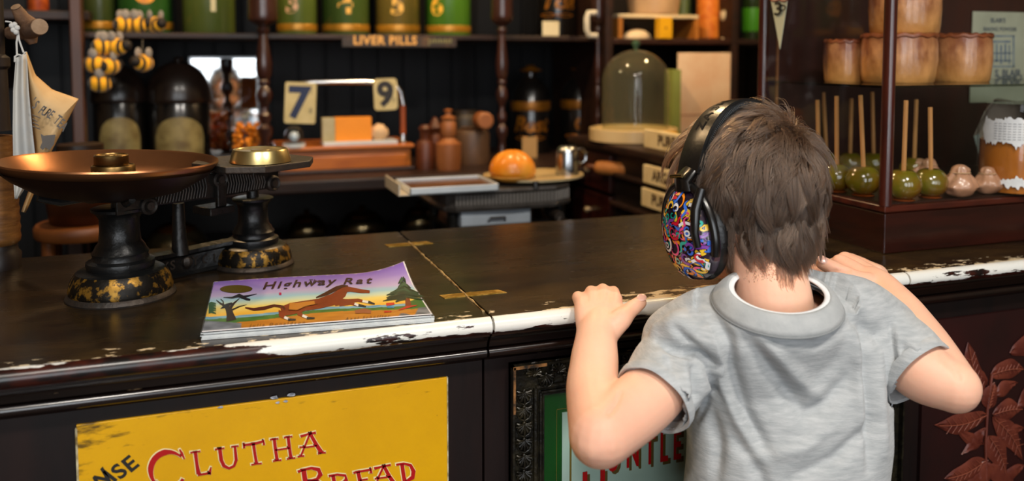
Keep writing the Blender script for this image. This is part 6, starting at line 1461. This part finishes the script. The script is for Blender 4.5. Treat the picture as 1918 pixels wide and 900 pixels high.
def cuff(C_, A_, r, flatk=1):
    A_ = Vector(A_); u = A_.orthogonal().normalized(); v_ = A_.cross(u); n = 56; vs = []
    for j in range(n):
        a = 2 * PI * j / n; w_ = 1 + .02 * math.sin(3 * a + 1) + .012 * math.sin(7 * a)
        for dr, dz in ((-.0005, -.012), (.0008, -.008), (.0008, -.001), (-.0006, .0012), (-.003, -.001), (-.004, -.014)): vs.append(Vector(C_) + (u * math.cos(a) + v_ * math.sin(a)) * (r * w_ + dr) + A_ * dz)
    m = 6; mb = MB(); mb.add(vs, [(j * m + i, ((j + 1) % n) * m + i, ((j + 1) % n) * m + (i + 1) % m, j * m + (i + 1) % m) for j in range(n) for i in range(m)], 0, True); mb.build('sleeve_hem', SHIRT, BOY, off=BO)
cuff(LC, axL, .0440); cuff(RC, axR, .0450)
mb = MB(); zc2 = HIP.z - .04
limb(mb, [HIP + Vector((0, 0, .02)), HIP + Vector((0, 0, -.08))], [.098, .1], 4, 28, flat=.85)
for s_ in (-1, 1): h = HIP + R0_ * (.052 * s_) + Vector((0, 0, -.1)); limb(mb, [h, Vector((h.x + .008 * s_, h.y + .005, .42))], [.075, .066], 6, 24, ends=False)
V, F_, Nn = remesh(mb, .005, 6); finish('shorts', V, F_, mat('navy_cotton', '#1c2740', .8, var='#22304c', scale=40, bump=.2), BOY, BO)
for a in feet:
    mb = MB(); limb(mb, [Vector((a.x, a.y - .03, .034)), Vector((a.x, a.y + .03, .036)), Vector((a.x, a.y + .105, .030))], [.034, .036, .030], 5, 18); mb.v = [(x, y, max(z, .002)) for x, y, z in mb.v]; mb.build('shoe', mat('trainer', '#2b2d31', .6), BOY, off=BO)

# ---- hair
HB = mat('hair_base', '#33271f', .7, var='#261c16', scale=40)
cap_c, cap_r = Vector((0, -.006, .004)), Vector((.0725, .0905, .0865))
def on_skull(d, out=0.0):
    d = d.normalized(); s_ = 1 / math.sqrt((d.x / (cap_r.x + out)) ** 2 + (d.y / (cap_r.y + out)) ** 2 + (d.z / (cap_r.z + out)) ** 2); return cap_c + d * s_
def hairy(p):   # p local on skull: inside the hairline?
    if p.z < -.075: return False
    if p.y > .0 and p.z < .045 + (p.y - .03) * .35 and p.y > .015: return False
    if abs(p.x) > .05 and p.z < -.045 and p.y > -.03: return False
    if p.x > .045 and p.z < -.035: return False
    return True
mb = MB()
mb.ball(cap_c, tuple(cap_r), 48, 32, M=HM)
keepf = []
inv = HM.inverted()
for f in mb.f:
    c = sum((Vector(mb.v[i]) for i in f), Vector()) / len(f)
    if hairy(inv @ c): keepf.append(f)
mb.f = keepf; mb.mi = [0] * len(keepf); mb.sm = [True] * len(keepf)
hbase = mb.build('scalp_hair', HB, BOY, off=BO)
BV, BF, BN = BODYG; used = {}; nv = []; nf = []
for f in BF:
    c = inv @ Vector(BV[f[0]])
    if c.z > -.080 + .008 * math.sin(c.x * 260) + max(0, -c.x - .02) * .9 and c.z < .0 and c.y < .012 - max(0, -.05 - c.z) * .5 and not (c.z < -.01 and c.x > .048 + (c.z + .01) * .85) and abs(c.x + .006 + max(0, -.045 - c.z) * .38) < .060 - max(0, -.058 - c.z) * .65:
        ids = []
        for i in f:
            if i not in used: used[i] = len(nv); nv.append(BV[i] + BN[i] * .0012)
            ids.append(used[i])
        nf.append(tuple(ids))
finish('nape_scalp_hair', nv, nf, HB, BOY, BO)
whorl = Vector((.34, -.62, .66)).normalized()
rs = random.Random(21); roots = []
while len(roots) < 15000:
    d = Vector((rs.gauss(0, 1), rs.gauss(0, 1), rs.gauss(0, 1))).normalized()
    p = on_skull(d)
    if not hairy(p): 
        # nape fringe below the skull cap
        continue
    roots.append((d, p))
while len(roots) < 24500:   # nape, rooted on the neck
    z = rs.uniform(-.098, .02); wx_ = .060 - max(0, -.058 - z) * .62; x = rs.uniform(-wx_, wx_) - .006 - max(0, -.045 - z) * .38
    hit = BODY_BVH.ray_cast(HM @ Vector((x, -.2, z)), (HM.to_3x3() @ Vector((0, 1, 0))))
    if hit[0] is None: continue
    p = inv @ hit[0]
    if p.y > .0 or (p.z < -.01 and p.x > .048 + (p.z + .01) * .85): continue
    roots.append((-Vector((0, 1, 0)), p))
NC = 420; guides = [on_skull(Vector((rs.gauss(0, 1), rs.gauss(0, 1), rs.gauss(0, 1)))) for _ in range(NC)]
from mathutils.kdtree import KDTree
kd = KDTree(NC)
for i, g in enumerate(guides): kd.insert(g, i)
kd.balance(); grnd = [(rs.uniform(-.5, .5), rs.uniform(.75, 1.25), rs.uniform(-.6, .9)) for _ in range(NC)]
def grow(p, d, jit, NP=8):
    co, gi, _d = kd.find(p); tw, ls, lf = grnd[gi]
    n_ = Vector(((p.x - cap_c.x) / cap_r.x ** 2, (p.y - cap_c.y) / cap_r.y ** 2, (p.z - cap_c.z) / cap_r.z ** 2)).normalized()
    away = p - on_skull(whorl); dist = away.length
    t = away - n_ * away.dot(n_); t = t.normalized() if t.length > 1e-4 else n_.orthogonal()
    sw = n_.cross(t); down = Vector((0, -.1, -1)); down = down - n_ * down.dot(n_)
    front = max(0, p.y) / .09
    dirv = (t + sw * (.35 + 1.1 * tw) + down * (.35 if p.z < .05 else .1) + Vector((-.25, .25, 0)) * front).normalized()
    if p.z < -.035 + .02 * math.sin(p.x * 300 + tw * 9) * (1 if p.y < 0 else 0): dirv = (dirv * .5 + Vector((.0, -.1, -1))).normalized(); n_ = Vector((p.x * 9, -1, 0)).normalized(); nape = True
    else: nape = False
    L = .037 * ls * jit; ex_ = max(0, (p - cap_c).length - (on_skull(p - cap_c) - cap_c).length)
    if p.z < -.075: L *= .8
    if p.x > .02 and p.z < -.02: L *= 1 - .62 * min(1, (p.x - .02) / .025)
    if p.y > .03 and abs(p.x) > .03: L *= 1.25; 
    band_d = abs(p.y - band_y(p)) if p.z > -.02 else 1
    lift = .30 + .30 * lf + (.95 * math.exp(-(dist / .024) ** 2))
    if band_d < .017: L *= .25; lift = .02
    elif band_d < .026: lift *= .6
    elif p.y > .02: lift = lift * 1.5 + .35
    clump = (co - p); clump = clump - n_ * clump.dot(n_)
    pts = [p.copy()]; q = p.copy(); stp = L / (NP - 1)
    for i in range(1, NP):
        u = i / (NP - 1); nn = (q - cap_c); nn = Vector((nn.x / cap_r.x ** 2, nn.y / cap_r.y ** 2, nn.z / cap_r.z ** 2)).normalized()
        if nape: nn = n_
        v = dirv - nn * dirv.dot(nn) * .9 + nn * (lift if not nape else .18 + .3 * lf * .5 * (1 - u)) * (1 - u * 1.05) + clump * ((34 if not nape else 20) * u) + (down if not nape else Vector((0, 0, -1))) * .25 * u
        v += sw * (tw * 1.8 * math.sin(u * 4.2 + lf * 5))
        q = q + v.normalized() * stp
        if not nape:
            r_ = on_skull((q - cap_c)); m_ = ex_ * (1 - .5 * u) + .0012 + .0035 * min(1, u * 3)
            if (q - cap_c).length < (r_ - cap_c).length + m_: q = cap_c + (q - cap_c).normalized() * ((r_ - cap_c).length + m_)
        pts.append(q.copy())
    return pts
def band_y(p): return .008 - .010 * max(0, p.z) / .09
P_all = []; R_all = []; cnt = []
for d, p in roots:
    pts = grow(p + Vector((rs.gauss(0, .0004), rs.gauss(0, .0004), 0)), d, rs.uniform(.8, 1.2))
    cnt.append(len(pts))
    for i, q in enumerate(pts): w_ = HM @ q - BO; P_all += [w_.x, w_.y, w_.z]; R_all.append(.00034 * (1 - .75 * (i / (len(pts) - 1)) ** 2))
hc = bpy.data.hair_curves.new('hair'); hc.add_curves(cnt)
hc.attributes['position'].data.foreach_set('vector', P_all)
ra = hc.attributes.get('radius') or hc.attributes.new('radius', 'FLOAT', 'POINT'); ra.data.foreach_set('value', R_all)
ho = bpy.data.objects.new('hair', hc); col.objects.link(ho); ho.parent = BOY
hm = bpy.data.materials.new('brown_hair'); hm.use_nodes = True; nt = hm.node_tree; N = nt.nodes; Lk = nt.links.new; N.remove(N['Principled BSDF'])
hb_ = N.new('ShaderNodeBsdfHairPrincipled'); hb_.parametrization = 'COLOR'; hb_.inputs['Roughness'].default_value = .34; hb_.inputs['Radial Roughness'].default_value = .45
ci = N.new('ShaderNodeHairInfo'); cr = N.new('ShaderNodeValToRGB'); cr.color_ramp.elements[0].color = L4('#261b14'); cr.color_ramp.elements[1].color = L4('#5a4536'); Lk(ci.outputs['Random'], cr.inputs[0]); Lk(cr.outputs[0], hb_.inputs['Color'])
Lk(hb_.outputs[0], N['Material Output'].inputs[0]); hc.materials.append(hm)

# ---- ear defenders
EO = hl(0, 0, -.04)
ED = thing('ear_defenders', 'black ear defenders with colourful doodle patterned cups on the boy', 'ear defenders', EO)
BLK = mat('black_plastic', '#0b0b0c', .28, coat=.4); LEA = mat('black_leather', '#0f0f10', .30, var='#151515', scale=60, bump=.05, bscale=200)
def bandpt(a, rad, y):   # arc over the crown
    x = (.080 + rad) * math.cos(a); z = -.02 + (.118 + rad) * math.sin(a) ; return hl(x, y + .010 - .012 * math.sin(a), z)
def bandmesh(r0, r1, hw0, a0, a1, n=60, name='headband', m=LEA, crown=.0015):
    vs = []; K = 8
    for i in range(n + 1):
        a = math.radians(a0 + (a1 - a0) * i / n)
        loop = [(-hw0 + 2 * hw0 * k / K, r1 + crown * math.sin(PI * k / K)) for k in range(K + 1)] + [(hw0, r0), (-hw0, r0)]
        for y, r in loop: vs.append(bandpt(a, r, y))
    m_ = K + 3; mb = MB(); mb.add(vs, [(i * m_ + k, i * m_ + (k + 1) % m_, (i + 1) * m_ + (k + 1) % m_, (i + 1) * m_ + k) for i in range(n) for k in range(m_)] + [tuple(reversed(range(m_))), tuple(n * m_ + k for k in range(m_))], 0, True)
    return mb.build(name, m, ED, off=EO)
bandmesh(.004, .0075, .0185, 22, 158, name='headband')
bandmesh(-.004, .0045, .0215, 24, 156, name='padding', m=mat('padded_leather', '#101113', .38, bump=.3, scale=60), crown=0)
for s_ in (-1, 1):
    mb = MB()
    for i in range(90):
        a = math.radians(26 + 128 * i / 89); mb.tube([bandpt(a, -.001, s_ * .0220), bandpt(a, .003, s_ * .0218)], .0006, 5)
    mb.build('stitching', mat('grey_thread', '#3c3f42', .6), ED, off=EO)
mb = MB()
for i, ch in enumerate('ZASHY'):
    a = math.radians(128 - i * 8.5); c = bandpt(a, .0093, 0); t_ = (bandpt(a - .01, .0093, 0) - c).normalized(); y_ = (bandpt(a, .0093, .01) - c).normalized()
    add_text(mb, ch, .019, frame(c - y_ * .0065, t_, y=y_), bold=.0005)
mb.build('embossed_lettering', mat('emboss', '#17171a', .18, coat=.6), ED, off=EO)
PAL = ['#c8102e', '#12a594', '#7b3fa0', '#f08a1c', '#f4c430', '#e9e9ee', '#3b6fd4', '#e84a8a']
PM = [mat('doodle_' + c, c, .25, coat=.6, var=c) for c in PAL]
for s_ in (-1, 1):
    cc = Vector((s_ * .080, .010, -.042))
    def E(u, v, g=0, s_=s_, cc=cc):   # shell surface: u,v in -1..1 outline space, bulging outwards
        rr_ = math.hypot(u, v); rr_ = min(rr_, 1.0); h = .028 * (max(0, 1 - rr_ ** 2.6)) ** .5
        yy = u * (.041 - .003 * v) ; zz3 = v * .055
        return hl(cc.x + s_ * (h + g), cc.y + yy, cc.z + zz3)
    mb = MB(); vs = []; n = 48; m_ = 16
    for i in range(m_ + 1):
        r = math.sin(PI / 2 * (1 - i / m_)) 
        for j in range(n): a = 2 * PI * j / n; vs.append(E(r * math.cos(a), r * math.sin(a)))
    base = [hl(cc.x - s_ * .008, cc.y + .041 * math.cos(2 * PI * j / n), cc.z + .055 * math.sin(2 * PI * j / n)) for j in range(n)]
    mb.add(base + vs, [(i * n + j, i * n + (j + 1) % n, (i + 1) * n + (j + 1) % n, (i + 1) * n + j) for i in range(m_ + 1) for j in range(n)], 0, True)
    shell = mb.build('ear_cup', mat('cup_ink', '#17101f', .14, coat=1, var='#33203a', scale=40), ED, off=EO, label='ear cup covered with bright doodles')
    art_ = [MB() for _ in PAL]; ink = MB()
    rs = random.Random(31 + s_); pieces = []
    for k in range(135 if s_ < 0 else 80):
        r = math.sqrt(rs.random()) * .95; a = rs.uniform(0, 2 * PI); u0, v0 = r * math.cos(a), r * math.sin(a); kind = rs.choice('swscdls'); ci_ = rs.randrange(len(PAL)); pts = []; sz = rs.uniform(.12, .34)
        th = rs.uniform(0, 2 * PI)
        if kind in 's': pts = [(u0 + sz * (1 - t / 14) * math.cos(th + t * .42), v0 + .75 * sz * (1 - t / 14) * math.sin(th + t * .42)) for t in range(13)]; wd = [.034 * (1 - t / 15) for t in range(13)]
        elif kind in 'wl': pts = [(u0 + (t - 5) * .05 * math.cos(th) - .05 * math.sin(t * .9) * math.sin(th), v0 + (t - 5) * .038 * math.sin(th) + .04 * math.sin(t * .9) * math.cos(th)) for t in range(11)]; wd = [.036 * math.sin(PI * (t + .6) / 11.2) for t in range(11)]
        elif kind == 'c': pts = [(u0 + .07 * math.cos(t * PI / 5), v0 + .052 * math.sin(t * PI / 5)) for t in range(11)]; wd = [.02] * 11
        else: pts = [(u0 - .04, v0), (u0, v0 + .012), (u0 + .04, v0)]; wd = [.02, .05, .02]
        pts = [p for p in pts if math.hypot(*p) < .97]
        if len(pts) < 3: continue
        wd = wd[:len(pts)]; g = .0003 + .000012 * k
        stroke(ink, pts, [w_ + .012 for w_ in wd], lambda u, v: E(u, v, g)); stroke(art_[ci_], pts, wd, lambda u, v: E(u, v, g + .00022))
    mmx = MB()
    for i, q in enumerate(art_): mmx.add(q.v, q.f, i)
    mmx.add(ink.v, ink.f, len(PAL)); mmx.build('doodle_print', PM + [mat('doodle_ink', '#120c14', .25, coat=.6)], shell, off=EO)
    # black rim yoke and cushion
    mb = MB(); P_ = [hl(cc.x + s_ * .006, cc.y + .0435 * math.cos(a), cc.z + .0575 * math.sin(a)) for a in [math.radians(-25 + 230 * i / 30) for i in range(31)]]
    mb.tube(P_, [.0055] * 31, 10); mb.tube([hl(cc.x + s_ * .010, cc.y - .037, cc.z + .052), hl(cc.x + s_ * .020, cc.y - .034, cc.z + .030), hl(cc.x + s_ * .024, cc.y - .032, cc.z + .005), hl(cc.x + s_ * .022, cc.y - .031, cc.z - .012)], [.0055, .006, .005, .0045], 10)
    top = MB(); mb.build('yoke', BLK, ED, off=EO)
    c2_ = bandpt(math.radians(22 if s_ > 0 else 158), .006, 0)
    mb = MB(); mb.tube([bandpt(math.radians(25 if s_ > 0 else 155), .003, 0), hl(cc.x + s_ * .006, cc.y, cc.z + .062), hl(cc.x + s_ * .006, cc.y, cc.z + .050)], [.0165, .018, .020], 20, flat=.42); mb.build('hinge', BLK, ED, off=EO)
    mb = MB(); mb.tube([hl(cc.x + s_ * .0135, cc.y - .011, cc.z + .068), hl(cc.x + s_ * .0135, cc.y, cc.z + .0685), hl(cc.x + s_ * .0130, cc.y + .011, cc.z + .068)], .0022, 8); mb.build('clasp', mat('clasp_metal', '#9a8a60', .2, metal=1), ED, off=EO)
    mb = MB(); n = 44; vs = []; m_ = 12
    for j in range(n):
        a = 2 * PI * j / n
        for k in range(m_): b_ = 2 * PI * k / m_; rr_ = 1 + .02 * math.sin(22 * a) * (math.cos(b_) > 0); vs.append(hl(cc.x - s_ * (.010 - .0105 * math.sin(b_)), cc.y + (.0335 + .0105 * math.cos(b_) * rr_) * math.cos(a), cc.z + (.047 + .0105 * math.cos(b_) * rr_) * math.sin(a)))
    mb.add(vs, [(j * m_ + k, ((j + 1) % n) * m_ + k, ((j + 1) % n) * m_ + (k + 1) % m_, j * m_ + (k + 1) % m_) for j in range(n) for k in range(m_)], 0, True); mb.build('cushion', mat('cushion_leather', '#0d0d0e', .33, bump=.3, scale=50), ED, off=EO)
